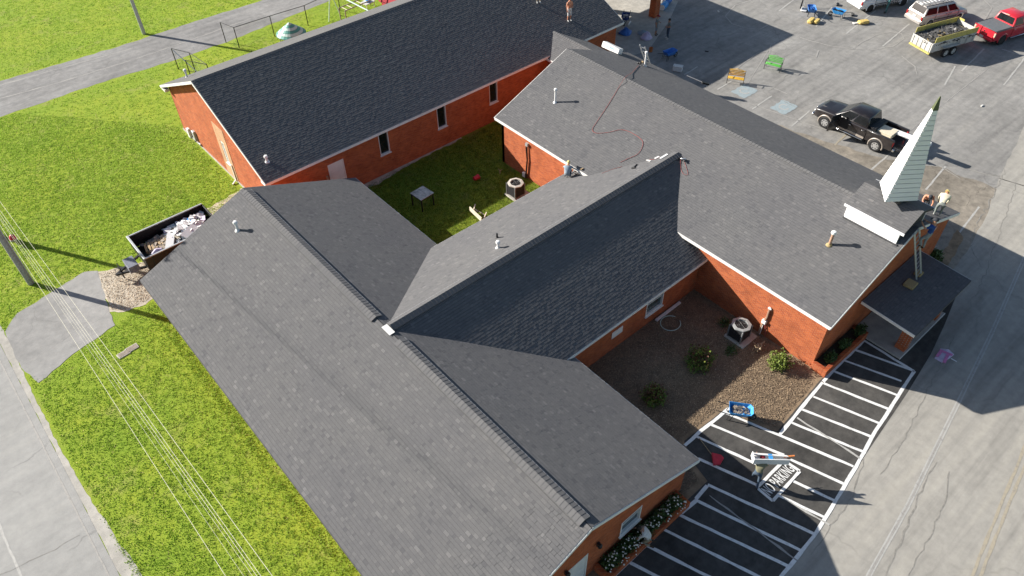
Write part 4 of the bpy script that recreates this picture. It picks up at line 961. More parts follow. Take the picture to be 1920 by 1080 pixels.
    hd = MB(); c = J['hea']*.45+J['top']*.55; k = 5; prof = [(.108*math.cos(t*math.pi/2/k), .108*math.sin(t*math.pi/2/k)) for t in range(k+1)]; prof[-1] = (.004, prof[-1][1]); prof = [(.100, -.05)]+prof if not hat else prof
    tmp = MB().lathe(prof, 12); up2 = (up-fw*.25).normalized() if not hat else up; rt2 = rt; fw2 = up2.cross(rt2)
    hd.add([tuple(c+rt2*x+fw2*y*1.1+up2*z) for x, y, z in tmp.v], tmp.f)
    if hat == 'brim' or (hat and hat.endswith('brim')):
        t2 = MB().lathe([(.1, .0), (.2, -.01), (.2, .004), (.1, .02)], 14); hd.add([tuple(c+rt2*x+fw2*y+up2*z) for x, y, z in t2.v], t2.f)
    elif hat:
        hd.add([tuple(c+rt2*x+fw*y+up2*z) for x, y, z in [(-.08, .06, 0), (.08, .06, 0), (.07, .19, -.01), (-.07, .19, -.01), (-.08, .06, .02), (.08, .06, .02), (.07, .19, .005), (-.07, .19, .005)]], [(3, 2, 1, 0), (4, 5, 6, 7), (0, 1, 5, 4), (1, 2, 6, 5), (2, 3, 7, 6), (3, 0, 4, 7)])
    hd.build('hat' if hat else 'hair', (hat.split(':')[0] if hat else hair), root, smooth=True)
    return root
def zroof(W, axis, x, y): off = abs((x if axis == 'y' else y)-W['c']); return W['z']-off*(W['z']-W['e'])/W['w']
q = gp(1229, 66); person('person in a grey shirt and long grey shorts beside the brick column', q, math.radians(200), 'talk', 'cloth_greygreen', 'cloth_grey', 'boot', 'skin', 'cap_red', shorts=True)
q = gp(1251, 73); person('person in a pale grey shirt and dark trousers facing the column', q, math.radians(60), 'talk', 'cloth_greygreen', 'cloth_jean', 'shoe_white')
q = gp(1660, 25); person('person in a dark teal top and trousers beside the white vehicle', q, math.radians(20), 'talk', 'cloth_teal', 'cloth_teal', 'boot', sleeves='long')
q = on_roof(1067, 39, W4, 'x', -1); person('shirtless person in white shorts standing on the rear roof', q-Vector((0, 0, .02)), math.radians(170), 'talk', 'cloth_white', 'cloth_white', 'shoe_white', 'skin_sun', None, True, True)
q = on_roof(1010, 5, W4, 'x', -1); person('person at the top edge of the photo, only pale shoes showing on the rear roof', q-Vector((0, 0, .02)), math.radians(150), 'stand', 'cloth_white', 'cloth_khaki', 'shoe_white')
q = on_roof(1064, 333, W2, 'x', 1); person('person in a grey shirt crouching at the low eave of the connecting roof', q+Vector((0, 0, -.02)), math.radians(-50), 'crouch', 'cloth_bluegrey', 'cloth_grey', 'boot', 'skin', 'cap_yellow')
px_ = 36.0; person('shirtless person in a dark cap crouching behind the steeple', (px_, 9.0, zroof(W3, 'y', px_, 0)+.02), math.radians(120), 'kneel', 'skin_sun', 'cloth_dark', 'boot', 'skin_sun', 'cloth_dark', True)
q = on_roof(1755, 404, W3, 'y', 1); person('person in a cream hooded top bending over at the gable peak', q+Vector((0, 0, -.03)), math.radians(-75), 'bend', 'cloth_cream', 'cloth_greygreen', 'shoe_white', 'skin', 'cap_yellow', sleeves='long')
LF = Vector((33.0, 7.02, 2.64)); LT = gpy(1717, 437, 7.72)
q = gpy(1727, 470, 7.3); bl = person('person in a blue shirt climbing the ladder by the steeple', (q.x+.08, 7.32, q.z-.05), math.radians(8), 'climb', 'cloth_blue', 'cloth_grey', 'boot', 'skin', 'cloth_dark')
bl.scale = (1.14, 1.14, 1.14)
text_mesh('shirt_print', 'TW', .16, 'cloth_white', bl, world_of(bl) @ Matrix.Translation((0, -.122, 1.27)) @ Matrix.Rotation(math.radians(90), 4, 'X'), 1, .004)
q = gp(1206, 1012, .3); person('person in a white shirt kneeling among the white flowers', (q.x, q.y-.1, .28), math.radians(25), 'kneel', 'cloth_white', 'cloth_khaki', 'boot')
q = gp(1414, 905); ck = person('bent person in an olive shirt carrying a white trim box', (q.x, q.y, .02), math.radians(-62), 'carry', 'cloth_olive', 'cloth_jean', 'boot', 'skin', None, hair='cap_red')
# white trim box carried on the shoulder
cb = thing('trim_box', 'white folded trim box with a blue strap carried over a bent back', 'box', tuple(gp(1443, 862, 1.32)), math.radians(-43))
b = MB(); b.box((0, 0, .0), (1.5, .42, .05)); b.box((0, -.2, .16), (1.5, .03, .36)); b.box((-.735, .0, .16), (.03, .40, .3)); b.build('box_shell', 'white_plastic', cb)
MB().hexa([(-.7, .1, .2), (.75, .02, .2), (.75, .2, .03), (-.7, .3, .03), (-.7, .1, .24), (.75, .02, .24), (.75, .2, .07), (-.7, .3, .07)]).build('box_flap', 'white_plastic', cb)
MB().box((0, .0, .2), (.16, .3, .04)).build('strap', 'bright_blue', cb); MB().bar((.6, .1, .1), (1.05, .14, .12), .06, .05).build('wood_handle', 'orange', cb)
# ------------------------------------------------------------------ vehicles
def loft(secs, close=True):
    """secs: list of (x, half-section [(y,z)...] bottom to top); mirrored"""
    b = MB(); k = len(secs[0][1]); n = 2*k
    for x, hs in secs: b.v += [(x, y, z) for y, z in hs]+[(x, -y, z) for y, z in reversed(hs)]
    for i in range(len(secs)-1):
        for j in range(n): b.f.append((i*n+j, i*n+(j+1) % n, (i+1)*n+(j+1) % n, (i+1)*n+j)); b.m.append(0)
    b.f.append(tuple(range(n))); b.m.append(0); b.f.append(tuple((len(secs)-1)*n+j for j in reversed(range(n)))); b.m.append(0)
    return b
def sec(w, zb, zt, cr=.03, tuck=.9): return [(w*tuck, zb), (w, zb+.16), (w*1.01, (zb+zt)/2+.05), (w*.985, zt-.08), (w*.93, zt), (w*.5, zt+cr)]
def wheel(par, x, y, r, wd, rim='alum', side=1, spokes=6):
    wl = MB().lathe([(r*.62, -wd/2), (r*.9, -wd/2), (r, -wd*.36), (r, wd*.36), (r*.9, wd/2), (r*.62, wd/2), (r*.62, -wd/2)], 20, (x, y, r), 'y').build('wheel', 'black_rubber', par, smooth=True)
    MB().lathe([(r*.64, -wd*.42), (r*.64, wd*.46*side), (r*.2, wd*.47*side), (.01, wd*.48*side)] if side > 0 else [(r*.64, wd*.42), (r*.64, -wd*.46), (r*.2, -wd*.47), (.01, -wd*.48)], 16, (x, y, r), 'y').build('rim', rim, wl, smooth=True)
    b = MB()
    for i in range(spokes):
        a = 2*math.pi*i/spokes; b.box((x+r*.42*math.cos(a), y+side*wd*.475, r+r*.42*math.sin(a)), (r*.15, .02, r*.15))
    b.build('rim_holes', 'black_metal', wl); return wl
def arch(par, x, y, r, side, m):
    b = MB(); pts = [(x+(r+.05)*math.cos(t), y+side*.015, r*.98+(r+.05)*math.sin(t)) for t in [math.pi*i/12 for i in range(-1, 14)]]
    b.tube(pts, .055, 6); b.build('fender_flare', m, par, smooth=True)
    MB().lathe([(.01, -.012), (r+.05, -.012), (r+.05, .012), (.01, .012)], 20, (x, y+side*.0, r), 'y').build('wheel_well', 'black_rubber', par)
def glass4(par, pts, n, name='window', m='car_glass', t=.012):
    n = Vector(n).normalized()*t; P = [Vector(p) for p in pts]
    MB().hexa([*(p-n for p in P), *(p+n for p in P)]).build(name, m, par)
def greenhouse(par, base, top, paint, roofm=None, sides=2, rear=True, glass='car_glass', split=None):
    """base/top: (x_front, x_rear, half_w, z)"""
    f0, r0, w0, z0 = base; f1, r1, w1, z1 = top
    P = [(r0, -w0, z0), (f0, -w0, z0), (f0, w0, z0), (r0, w0, z0), (r1, -w1, z1), (f1, -w1, z1), (f1, w1, z1), (r1, w1, z1)]
    MB().hexa(P).build('cab', paint, par, bevel=.05, smooth=True)
    L = lambda a, b, t: Vector(a).lerp(Vector(b), t)
    glass4(par, [L(L(P[1], P[2], .06), L(P[5], P[6], .06), .1), L(L(P[1], P[2], .94), L(P[5], P[6], .94), .1), L(L(P[1], P[2], .93), L(P[5], P[6], .93), .88), L(L(P[1], P[2], .07), L(P[5], P[6], .07), .88)], (z1-z0, 0, f0-f1), 'windscreen', glass)
    if rear: glass4(par, [L(L(P[0], P[3], .08), L(P[4], P[7], .08), .2), L(L(P[0], P[3], .92), L(P[4], P[7], .92), .2), L(L(P[0], P[3], .92), L(P[4], P[7], .92), .86), L(L(P[0], P[3], .08), L(P[4], P[7], .08), .86)], (-(z1-z0), 0, abs(r0-r1)+.01), 'rear_window', glass)
    cuts = split or [(.05, .47), (.53, .95)]
    for s in (-1, 1):
        A, B_, C, D = (P[0], P[1], P[5], P[4]) if s < 0 else (P[3], P[2], P[6], P[7])
        for a, b in cuts:
            glass4(par, [L(L(A, B_, a), L(D, C, a), .14), L(L(A, B_, b), L(D, C, b), .14), L(L(A, B_, b), L(D, C, b), .86), L(L(A, B_, a), L(D, C, a), .86)], (0, s*(z1-z0), w0-w1), 'side_window', glass)
def rboxpart(name, par, c, d, m, bevel=.02, rz=0.): return MB().box(c, d, 0, rz).build(name, m, par, bevel=bevel, smooth=True)
def pickup(label, loc, rz, paint, trim, open_door=False, tonneau=False, flare=None, lens='red_lens', rim='alum'):
    t = thing('pickup_truck', label, 'pickup truck', loc, rz)
    loft([(2.95, sec(.80, .52, .95, .02)), (2.86, sec(.92, .46, 1.06, .03)), (2.5, sec(.97, .44, 1.14, .05)), (1.45, sec(1.0, .44, 1.22, .05)), (1.2, sec(1.0, .44, 1.24, .0)), (-.98, sec(1.0, .44, 1.24, .0))]).build('body', paint, t, bevel=.012, smooth=True)
    rboxpart('hood_bulge', t, (2.1, 0, 1.17), (1.1, .9, .1), paint, .04)
    greenhouse(t, (1.5, -.98, .93, 1.22), (.55, -.82, .76, 1.93), paint)
    rboxpart('front_bumper', t, (2.98, 0, .55), (.16, 1.9, .26), 'chrome' if trim != paint else paint, .05)
    rboxpart('grille', t, (2.965, 0, .84), (.06, 1.0, .3), 'chrome', .02)
    for s in (-1, 1):
        rboxpart('headlight', t, (2.90, s*.74, .88), (.14, .32, .2), 'alum', .04)
        rboxpart('tail_light', t, (-2.88, s*.93, .98), (.1, .16, .36), lens, .03)
        rboxpart('door_mirror', t, (1.0, s*1.12, 1.32), (.16, .24, .2), 'black_metal', .04)
        rboxpart('side_step', t, (.2, s*1.03, .42), (2.2, .12, .07), 'chrome', .02)
        for x in (.32, -.62): rboxpart('door_handle', t, (x-.1, s*1.02, 1.05), (.16, .03, .04), 'chrome', .01)
        for x in (.28, -.9): MB().box((x, s*1.004, .86), (.012, .02, .62)).build('door_seam', 'black_metal', t)
        rboxpart('sill_trim', t, (.2, s*1.008, .56), (2.3, .03, .16), trim, .01)
        bs = MB(); bs.box((-1.96, s*.95, .86), (1.92, .12, .76)); bs.build('bed_side', paint, t, bevel=.03, smooth=True)
        rboxpart('bed_rail', t, (-1.96, s*.95, 1.255), (1.92, .15, .035), 'dark_plastic', .012)
        for x, d in ((1.92, s), (-1.85, s)):
            arch(t, x, s*.992, .44, s, flare or paint); wheel(t, x, s*.925, .42, .28, rim, s)
    rboxpart('bed_floor', t, (-1.96, 0, .66), (1.9, 1.8, .08), 'dark_plastic', 0)
    rboxpart('bed_front', t, (-1.03, 0, .92), (.08, 1.8, .6), paint, .01)
    rboxpart('underbody', t, (0, 0, .42), (5.0, 1.2, .22), 'black_rubber', .02)
    rboxpart('rear_bumper', t, (-2.99, 0, .55), (.18, 1.9, .2), 'chrome' if not tonneau else paint, .04)
    if tonneau:
        rboxpart('tonneau_cover', t, (-1.95, 0, 1.272), (1.9, 1.78, .04), 'tonneau', .015)
        rboxpart('tailgate', t, (-2.9, 0, .92), (.08, 1.72, .64), paint, .02)
        rboxpart('licence_plate', t, (-3.09, 0, .6), (.02, .34, .17), 'cloth_white', 0); rboxpart('tailgate_badge', t, (-2.945, 0, 1.0), (.02, .12, .1), 'chrome', 0)
        rboxpart('brake_light', t, (-.86, 0, 1.9), (.05, .3, .05), lens, 0)
    else:
        rboxpart('tailgate', t, (-3.2, 0, .64), (.62, 1.72, .07), paint, .02)
    if open_door:
        rboxpart('door_opening', t, (.72, 1.0, .95), (.86, .05, .72), 'black_rubber', .02)
        rboxpart('seat', t, (.5, .72, .98), (.5, .5, .2), 'dark_plastic', .05)
        d = MB(); d.box((0, -.5, .86), (.08, 1.0, .7)); o = d.build('door', paint, t, bevel=.02, smooth=True); o.location = (1.18, 2.02, 0); o.rotation_euler = (0, 0, math.radians(-14))
        g = MB(); g.box((0, -.52, 1.42), (.04, .8, .4)); g2_ = g.build('door_window', 'car_glass', o)
    return t
pm('tonneau', (.13, .14, .15), .7, .12)
# black pickup, nose away along the church wall
bt = pickup('black pickup truck with tan trim and an open front door beside the church', (46.38, 17.58, .014), math.radians(90), 'paint_black', 'paint_tan', True, False, 'paint_tan')
def lumber(label, mid, rz, n, L, W, m, name='board_stack'):
    o = thing(name, label, 'boards', mid, rz)
    for i in range(n): MB().box((random.uniform(-.06, .06), random.uniform(-.04, .04), .03+i*.05), (L*random.uniform(.92, 1), W, .042), 0, random.uniform(-.03, .03)).build('board', m, o, bevel=.006)
    return o
lumber('stack of pale insulation boards lying in the bed of the black pickup', (46.3, 15.75, .98), math.radians(92), 6, 1.3, .95, 'tan_board')
lumber('long white planks sticking out over the tailgate of the black pickup', (46.75, 14.3, 1.1), math.radians(97), 3, 2.7, .4, 'white_plastic')
tb_ = thing('tool_box', 'black ribbed tool box across the bed behind the black cab', 'tool box', (46.38, 16.42, 1.2), math.radians(90))
rboxpart('box_body', tb_, (0, 0, .06), (.62, 1.5, .2), 'black_metal', .03)
for i in range(4): rboxpart('lid_rib', tb_, (-.22+.15*i, 0, .17), (.06, 1.4, .025), 'dark_plastic', .008)
# red pickup pulling the tipping trailer
rr = math.atan2(-.28, 1.0)
def fwd(a): return Vector((math.cos(a), math.sin(a), 0))
rb = (gp(1822, 78)+gp(1853, 93))/2; pickup('red pickup truck with a grey bed cover hitched to the tipping trailer', (rb.x+2.85*math.cos(rr)+.55, rb.y+2.85*math.sin(rr)+.25, .008), rr, 'paint_red', 'paint_red', False, True, 'paint_red', 'amber_lens', 'dark_plastic')
# silver minivan
def van(label, loc, rz, paint, glass, name='minivan', cat='van', L=4.95, H=1.72, rim='steel', rack=True):
    t = thing(name, label, cat, loc, rz); h = L/2
    loft([(h, sec(.70, .42, .72, .02)), (h-.1, sec(.82, .34, .82, .03)), (h-.45, sec(.90, .30, .93, .04)), (h-1.15, sec(.93, .30, 1.02, .03)), (-h+.2, sec(.93, .32, 1.04, .0)), (-h+.02, sec(.88, .38, 1.0, .0))]).build('body', paint, t, bevel=.012, smooth=True)
    greenhouse(t, (h-1.0, -h+.08, .9, 1.0), (h-1.75, -h+.42, .73, H), paint, glass=glass, split=[(.03, .34), (.375, .66), (.70, .95)])
    rboxpart('front_bumper', t, (h-.02, 0, .5), (.2, 1.6, .24), paint, .05); rboxpart('rear_bumper', t, (-h-.02, 0, .5), (.22, 1.8, .26), paint, .05)
    rboxpart('licence_plate', t, (-h-.002, 0, .82), (.03, .32, .16), 'cloth_white', 0)
    for s in (-1, 1):
        rboxpart('tail_light', t, (-h+.02, s*.82, .84), (.1, .16, .3), 'red_lens', .02); rboxpart('headlight', t, (h-.08, s*.6, .68), (.12, .36, .14), 'alum', .03)
        rboxpart('door_mirror', t, (h-1.35, s*1.02, 1.1), (.12, .18, .14), paint, .03); rboxpart('body_moulding', t, (0, s*.945, .62), (L*.72, .02, .06), 'dark_plastic', 0)
        for x in (h-1.2, h-2.25, -h+1.35): MB().box((x, s*.942, .72), (.012, .02, .6)).build('door_seam', 'black_metal', t)
        for x in (h-2.05, h-2.5): rboxpart('door_handle', t, (x, s*.95, .93), (.14, .03, .04), 'black_metal', 0)
        for x in (h-.95, -h+.95): arch(t, x, s*.92, .34, s, paint); wheel(t, x, s*.87, .33, .2, rim, s)
        if rack: MB().tube([(h-1.9, s*.62, H+.06), (-h+.5, s*.62, H+.06)], .02, 6).build('roof_rail', 'dark_plastic', t)
    if rack:
        for x in (h-2.3, 0-.3, -h+.8): MB().tube([(x, -.62, H+.08), (x, .62, H+.08)], .018, 6).build('cross_bar', 'dark_plastic', t)
    rboxpart('underbody', t, (0, 0, .32), (L*.86, 1.2, .18), 'black_rubber', .02)
    return t
va = math.atan2(21.0-22.25, 68.1-64.7); vm = (gp(1736, 53)+gp(1793, 38))/2; nrm = Vector((-math.sin(va), math.cos(va), 0))
vloc = vm+nrm*.86+fwd(va)*.05; vloc.z = .008
van('silver minivan with a ladder on its roof rack', vloc, va, 'paint_silver', 'maroon_glass')
sa = math.atan2(25.4-27.0, 67.7-63.6); sm_ = (gp(1622, 25)+gp(1697, 8))/2; nr2 = Vector((-math.sin(sa), math.cos(sa), 0)); sl_ = sm_+nr2*.88; sl_.z = .008
sv = van('white utility vehicle with a checked stripe parked at the top edge', sl_, sa, 'paint_white', 'dark_glass', 'utility_vehicle', 'car', 5.4, 1.85, 'black_metal', False)
for i in range(12): MB().box((-1.2+.2*i, -.958, .46), (.1, .012, .12)).build('stripe_check', 'black_metal', sv)
def ladder(label, p, q, wd=.42, n=10, name='ladder', m='alum', extra=None):
    p, q = Vector(p), Vector(q); d = (q-p); L = d.length; d.normalize()
    side = d.cross(Vector((0, 0, 1))); side = side.normalized() if side.length > .05 else Vector((1, 0, 0))
    if extra is not None: side = Vector(extra).normalized(); side = (side-d*side.dot(d)).normalized()
    o = thing(name, label, 'ladder', p)
    for s in (-1, 1): MB().bar(p+side*s*wd/2, q+side*s*wd/2, .035, .085).build('rail', m, o, True)
    for i in range(n): c = p+d*(L*(i+.6)/n); MB().bar(c-side*(wd/2-.02), c+side*(wd/2-.02), .03, .03).build('rung', m, o, True)
    return o
lz = 1.86; d_ = fwd(va); c0 = vloc+Vector((0, 0, lz)); ladder('white extension ladder lying on the silver minivan roof', c0-d_*2.5-nrm*.1, c0+d_*2.7-nrm*.1, .5, 15, m='white_plastic')
ladder('grey ladder leaning on the gable from the porch roof', LF, LT+Vector((0, 0, .15)), .42, 11, extra=(1, 0, 0), m='galv')
ladder('aluminium ladder top sticking up over the far eave of the sanctuary roof', (40.4, gpx(1204, 86, 37.9).y, .02), (37.9, gpx(1204, 86, 37.9).y, gpx(1204, 86, 37.9).z), .45, 13, extra=(0, 1, 0))

def rubble(par, name, x0, x1, y0, y1, z, n, s, mats, hump=.15, seed=1):
    r = random.Random(seed); b = MB()
    for i in range(n):
        x, y = r.uniform(x0, x1), r.uniform(y0, y1); hx = 1-abs((x-(x0+x1)/2)/((x1-x0)/2))**3; hy = 1-abs((y-(y0+y1)/2)/((y1-y0)/2))**3
        zz = z+hump*hx*hy*r.uniform(.7, 1.1); sx, sy = s*r.uniform(.4, 1.6), s*r.uniform(.3, 1); a = r.uniform(0, 3.14)
        ta, tb2 = r.uniform(-.35, .35), r.uniform(-.35, .35); ca, sa_ = math.cos(a), math.sin(a); P = []
        for dz in (-.015, .02):
            for ux, uy in ((-sx, -sy), (sx, -sy), (sx, sy), (-sx, sy)): P.append((x+ux*ca-uy*sa_, y+ux*sa_+uy*ca, zz+dz+ux*ta+uy*tb2))
        m = 0 if r.random() < .93 else r.randrange(1, len(mats)) if len(mats) > 1 else 0
        b.hexa(P, m)
    o = b.build(name, mats, par); o['kind'] = 'stuff'; return o
# tipping trailer behind the red pickup
ta_ = math.atan2(19.6-21.45+0, 0) if False else va-.0
rcor = (gp(1701, 92)+gp(1735, 113))/2; ta_ = math.atan2((gp(1785, 113)-gp(1766, 119)).y, (gp(1785, 113)-gp(1766, 119)).x); ta_ = -.30
tl = thing('dump_trailer', 'battered white dump trailer with yellow side boards full of torn off shingles', 'trailer', rcor+fwd(ta_)*2.35, ta_)
Lh, Wh = 2.25, 1.0
rboxpart('bed_floor', tl, (0, 0, .62), (2*Lh, 2*Wh-.1, .1), 'trailer_white', .01)
for s in (-1, 1):
    rboxpart('side_panel', tl, (0, s*Wh, .98), (2*Lh, .06, .74), 'trailer_white', .01)
    for i in range(7): rboxpart('side_rib', tl, (-Lh+.2+i*.68, s*(Wh+.05), .96), (.08, .06, .7), 'trailer_white', .01)
    rboxpart('side_board', tl, (.1, s*Wh*.985, 1.56), (2*Lh-.1, .045, .42), 'yellow_board', .005)
    rboxpart('fender', tl, (-.35, s*1.18, .86), (1.75, .3, .05), 'trailer_white', .02)
    for x in (-.75, .05): wheel(tl, x, s*1.17, .36, .22, 'trailer_white', s, 5)
for i in range(5): rboxpart('gate_rib', tl, (-Lh-.05, -.85+.42*i, .95), (.05, .06, .68), 'trailer_white', .01)
rboxpart('tailgate', tl, (-Lh, 0, .96), (.07, 2*Wh, .72), 'trailer_white', .01); rboxpart('gate_sill', tl, (-Lh-.04, 0, .52), (.12, 2.05, .14), 'yellow_board', .01)
rboxpart('front_panel', tl, (Lh, 0, 1.1), (.07, 2*Wh, 1.0), 'trailer_white', .01); rboxpart('front_board', tl, (Lh, .62, 1.62), (.05, .5, .3), 'yellow_board', .01)
MB().bar((Lh, -.5, .55), (Lh+1.2, 0, .5), .1, .1).build('tongue', 'black_metal', tl); MB().bar((Lh, .5, .55), (Lh+1.2, 0, .5), .1, .1).build('tongue', 'black_metal', tl)
rboxpart('battery_box', tl, (Lh+.4, 0, .75), (.5, .5, .35), 'black_metal', .02); MB().tube([(Lh+.15, .85, .6), (Lh+.15, .85, 2.1)], .03, 6).build('jack_post', 'steel', tl)
sh = thing('shingle_debris', 'heap of grey torn off shingles filling the dump trailer', 'debris', rcor+fwd(ta_)*2.35, ta_)
rubble(sh, 'shingle_scraps', -2.15, 2.15, -.93, .93, 1.18, 900, .17, ['rubble', 'rubble_light', 'osb'], .3, 4)
MB().box((0, 0, .92), (4.3, 1.86, .5)).build('debris_core', 'rubble', sh)
# black trailer by the lawn
a, b_, c_, d_2 = gp(237, 441, 1.5), gp(274, 488, 1.5), gp(383, 386, 1.5), gp(394, 401, 1.5)
tx0, tx1, ty0, ty1 = 4.53, 8.95, 36.0, 38.45
bt2 = thing('dump_trailer', 'black dump trailer loaded with rubbish standing at the end of the front wing', 'trailer', ((tx0+tx1)/2, (ty0+ty1)/2, 0))
def wb(name, c, d, m, par=bt2, bev=.01): return MB().box(c, d).build(name, m, par, True, bevel=bev)
cx, cy = (tx0+tx1)/2, (ty0+ty1)/2
wb('bed_floor', (cx, cy, .6), (tx1-tx0, ty1-ty0-.1, .1), 'black_metal')
for s, y in ((-1, ty0), (1, ty1)):
    wb('side_panel', (cx, y, 1.07), (tx1-tx0, .06, .86), 'black_metal'); wb('top_rail', (cx, y, 1.52), (tx1-tx0, .1, .06), 'galv')
    for i in range(6): wb('side_rib', (tx0+.4+i*.74, y+s*.05, 1.05), (.08, .05, .8), 'black_metal')
    wb('fender', (cx, y+s*.2, .84), (1.8, .32, .05), 'black_metal')
    for x in (cx-.42, cx+.42): w_ = wheel(bt2, x-cx, (y+s*.2)-cy, .36, .22, 'steel', s, 5)
wb('front_panel', (tx0, cy, 1.07), (.07, ty1-ty0, .86), 'black_metal'); wb('front_rail', (tx0-.02, cy, 1.53), (.12, ty1-ty0+.1, .07), 'galv'); wb('tailgate', (tx1, cy, 1.07), (.07, ty1-ty0, .86), 'black_metal')
for s in (-.6, .6): MB().bar((tx0, cy+s, .5), (tx0-1.55, cy-.1, .48), .1, .12).build('tongue', 'black_metal', bt2, True)
wb('tool_chest', (tx0-.62, cy-.15, .72), (.55, .95, .42), 'chest_grey') if pm('chest_grey', (.17, .18, .22), .5, .15) else 0
MB().tube([(tx0-1.25, cy-.15, .1), (tx0-1.25, cy-.15, 1.0)], .04, 6).build('jack_post', 'black_metal', bt2, True); MB().tube([(tx0-1.25, cy-.35, .98), (tx0-1.25, cy+.05, 1.05)], .025, 6).build('jack_handle', 'black_metal', bt2, True)
MB().tube([(tx0-.9, cy-.9, .4), (tx0-1.35, cy-.55, .08), (tx0-1.6, cy-.3, .2)], .02, 6).build('cable', 'old_wood', bt2, True)
def junk(name, label, cat, bld, m, loc, rz=0., tilt=(0, 0)):
    o = bld.build(name, m); o.location = loc; o.rotation_euler = (tilt[0], tilt[1], rz); return tag(o, label, cat)
pal = thing('wooden_crate', 'pale wooden slatted crate lying in the black trailer', 'crate', (5.55, 37.35, .85), math.radians(-12))
for i in range(7): MB().box((-.55+.185*i, 0, .2+.02*(i % 2)), (.13, .75, .05), 0, 0).build('slat', 'wood', pal, bevel=.006)
for s in (-.33, .33): MB().box((0, s, .1), (1.2, .08, .16)).build('bearer', 'wood', pal)
junk('cardboard_box', 'long white box lying across the rubbish in the black trailer', 'box', MB().box((0, 0, .14), (.42, 1.55, .28)), 'white_plastic', (6.15, 36.75, 1.0), math.radians(-28), (.05, .1))
junk('sheet_roll', 'white curled sheet against the front of the black trailer', 'sheet', MB().tube([(0, 0, 0), (.3, .12, .1), (.55, .05, .05)], .16, 8), 'lilac', (5.05, 36.6, 1.0))
junk('foam_board', 'white leaning panel at the edge of the black trailer', 'panel', MB().box((0, 0, 0), (1.4, .5, .05)), 'white_plastic', (7.55, 36.85, 1.35), math.radians(28), (.3, 0))
jb = thing('rubbish_heap', 'heap of lilac pink and white plastic sheets in the black trailer', 'rubbish', (7.3, 37.4, .65))
rubble(jb, 'plastic_scraps', -1.0, 1.5, -.75, .85, .42, 110, .17, ['white_plastic', 'lilac', 'pink_plastic', 'lilac', 'tan_board', 'bright_blue'], .35, 9)
jb2 = thing('wood_scraps', 'tangle of brown broken wood and shingle scraps in the black trailer', 'rubbish', (6.5, 37.2, .65))
rubble(jb2, 'wood_pieces', -1.6, .7, -.95, .95, .22, 130, .13, ['old_wood', 'wood', 'rubble', 'white_plastic', 'osb'], .25, 11)
# ------------------------------------------------------------------ wheelbarrows and building gear
def barrow(label, loc, rz, m='blue_plastic', load=None, tipped=False, name='wheelbarrow', group=None):
    o = thing(name, label, 'wheelbarrow', loc, rz, group)
    def ring(x0, x1, y, z): return [(x0, -y, z), (x1-.12, -y, z), (x1, -y*.55, z), (x1, y*.55, z), (x1-.12, y, z), (x0, y, z)]
    R = [ring(-.36, .42, .24, .36), ring(-.48, .62, .34, .66), ring(-.46, .60, .32, .66), ring(-.34, .40, .22, .39)]
    b = MB(); b.v = [p for r in R for p in r]
    for k in range(3):
        for j in range(6): b.f.append((k*6+j, k*6+(j+1) % 6, (k+1)*6+(j+1) % 6, (k+1)*6+j)); b.m.append(0)
    b.f.append(tuple(range(5, -1, -1))); b.f.append(tuple(range(18, 24))); b.m += [0, 0]
    b.build('tub', m, o, bevel=.008)
    for s in (-1, 1):
        MB().tube([(.7, s*.08, .2), (.1, s*.22, .36), (-.5, s*.27, .46), (-1.0, s*.28, .62)], .022, 6).build('handle', 'black_metal', o)
        MB().tube([(-.25, s*.25, .4), (-.34, s*.27, .03), (-.5, s*.27, .03), (-.42, s*.26, .44)], .016, 5).build('leg', 'black_metal', o)
    wheel(o, .66, 0, .19, .1, 'steel', 1, 4)
    if load: rubble(o, 'load', -.3, .4, -.2, .2, .52, 26, .07, load, .08, 3)
    return o
g = gp(1382, 782); barrow('blue wheelbarrow of debris at the corner of the mulch bed', (g.x, g.y, .02), math.radians(-52), 'bright_blue', ['old_wood', 'rubble_light', 'rubble', 'white_plastic'])
g = gp(1254, 110); barrow('blue wheelbarrow standing alone in the shaded part of the lot', (g.x, g.y, .005), math.radians(-8), 'blue_plastic')
g = gp(1172, 42); barrow('dark blue wheelbarrow with a white bag at the corner of the rear wing', (g.x, g.y, .012), math.radians(215), 'navy_plastic', ['cloth_white', 'lilac'])
g = gp(1519, 28); barrow('blue wheelbarrow beside a pile of tools near the white vehicle', (g.x, g.y, .008), math.radians(40), 'blue_plastic', ['blue_tarp', 'blue_plastic'])
g = gp(1570, 33); barrow('small light blue wheelbarrow between the tools and the white vehicle', (g.x, g.y, .008), math.radians(100), 'bright_blue', ['black_metal', 'rubble'])
g = gp(1172, 62)
def tarp(label, loc, r, m, h=.4, seed=3):
    rr_ = random.Random(seed); b = MB(); n = 14; rows = 5
    for i in range(rows+1):
        for j in range(n):
            t = 2*math.pi*j/n; k = 1-(i/rows)**1.4*.96; b.v.append((r*k*math.cos(t)*rr_.uniform(.8, 1.15), r*k*math.sin(t)*rr_.uniform(.7, 1.0), .01+h*(i/rows)*rr_.uniform(.75, 1.1)))
    for i in range(rows):
        for j in range(n): b.f.append((i*n+j, i*n+(j+1) % n, (i+1)*n+(j+1) % n, (i+1)*n+j)); b.m.append(0)
    b.f.append(tuple(rows*n+j for j in range(n))); b.m.append(0)
    o = b.build('tarpaulin', m, smooth=True); o.location = loc; return tag(o, label, 'tarpaulin')
tarp('crumpled blue tarpaulin in the shade at the rear wing corner', (g.x, g.y, .012), .62, 'blue_tarp', .5, 3)
g = gp(1204, 62); tarp('crumpled grey plastic sheet lying near the two standing people', (g.x, g.y, .012), .5, 'cloth_bluegrey', .22, 5)
g = gp(1207, 84, 0); tarp('lilac plastic sheet behind the ladder top', (g.x+1, g.y+.6, .012), .55, 'lilac', .6, 7)
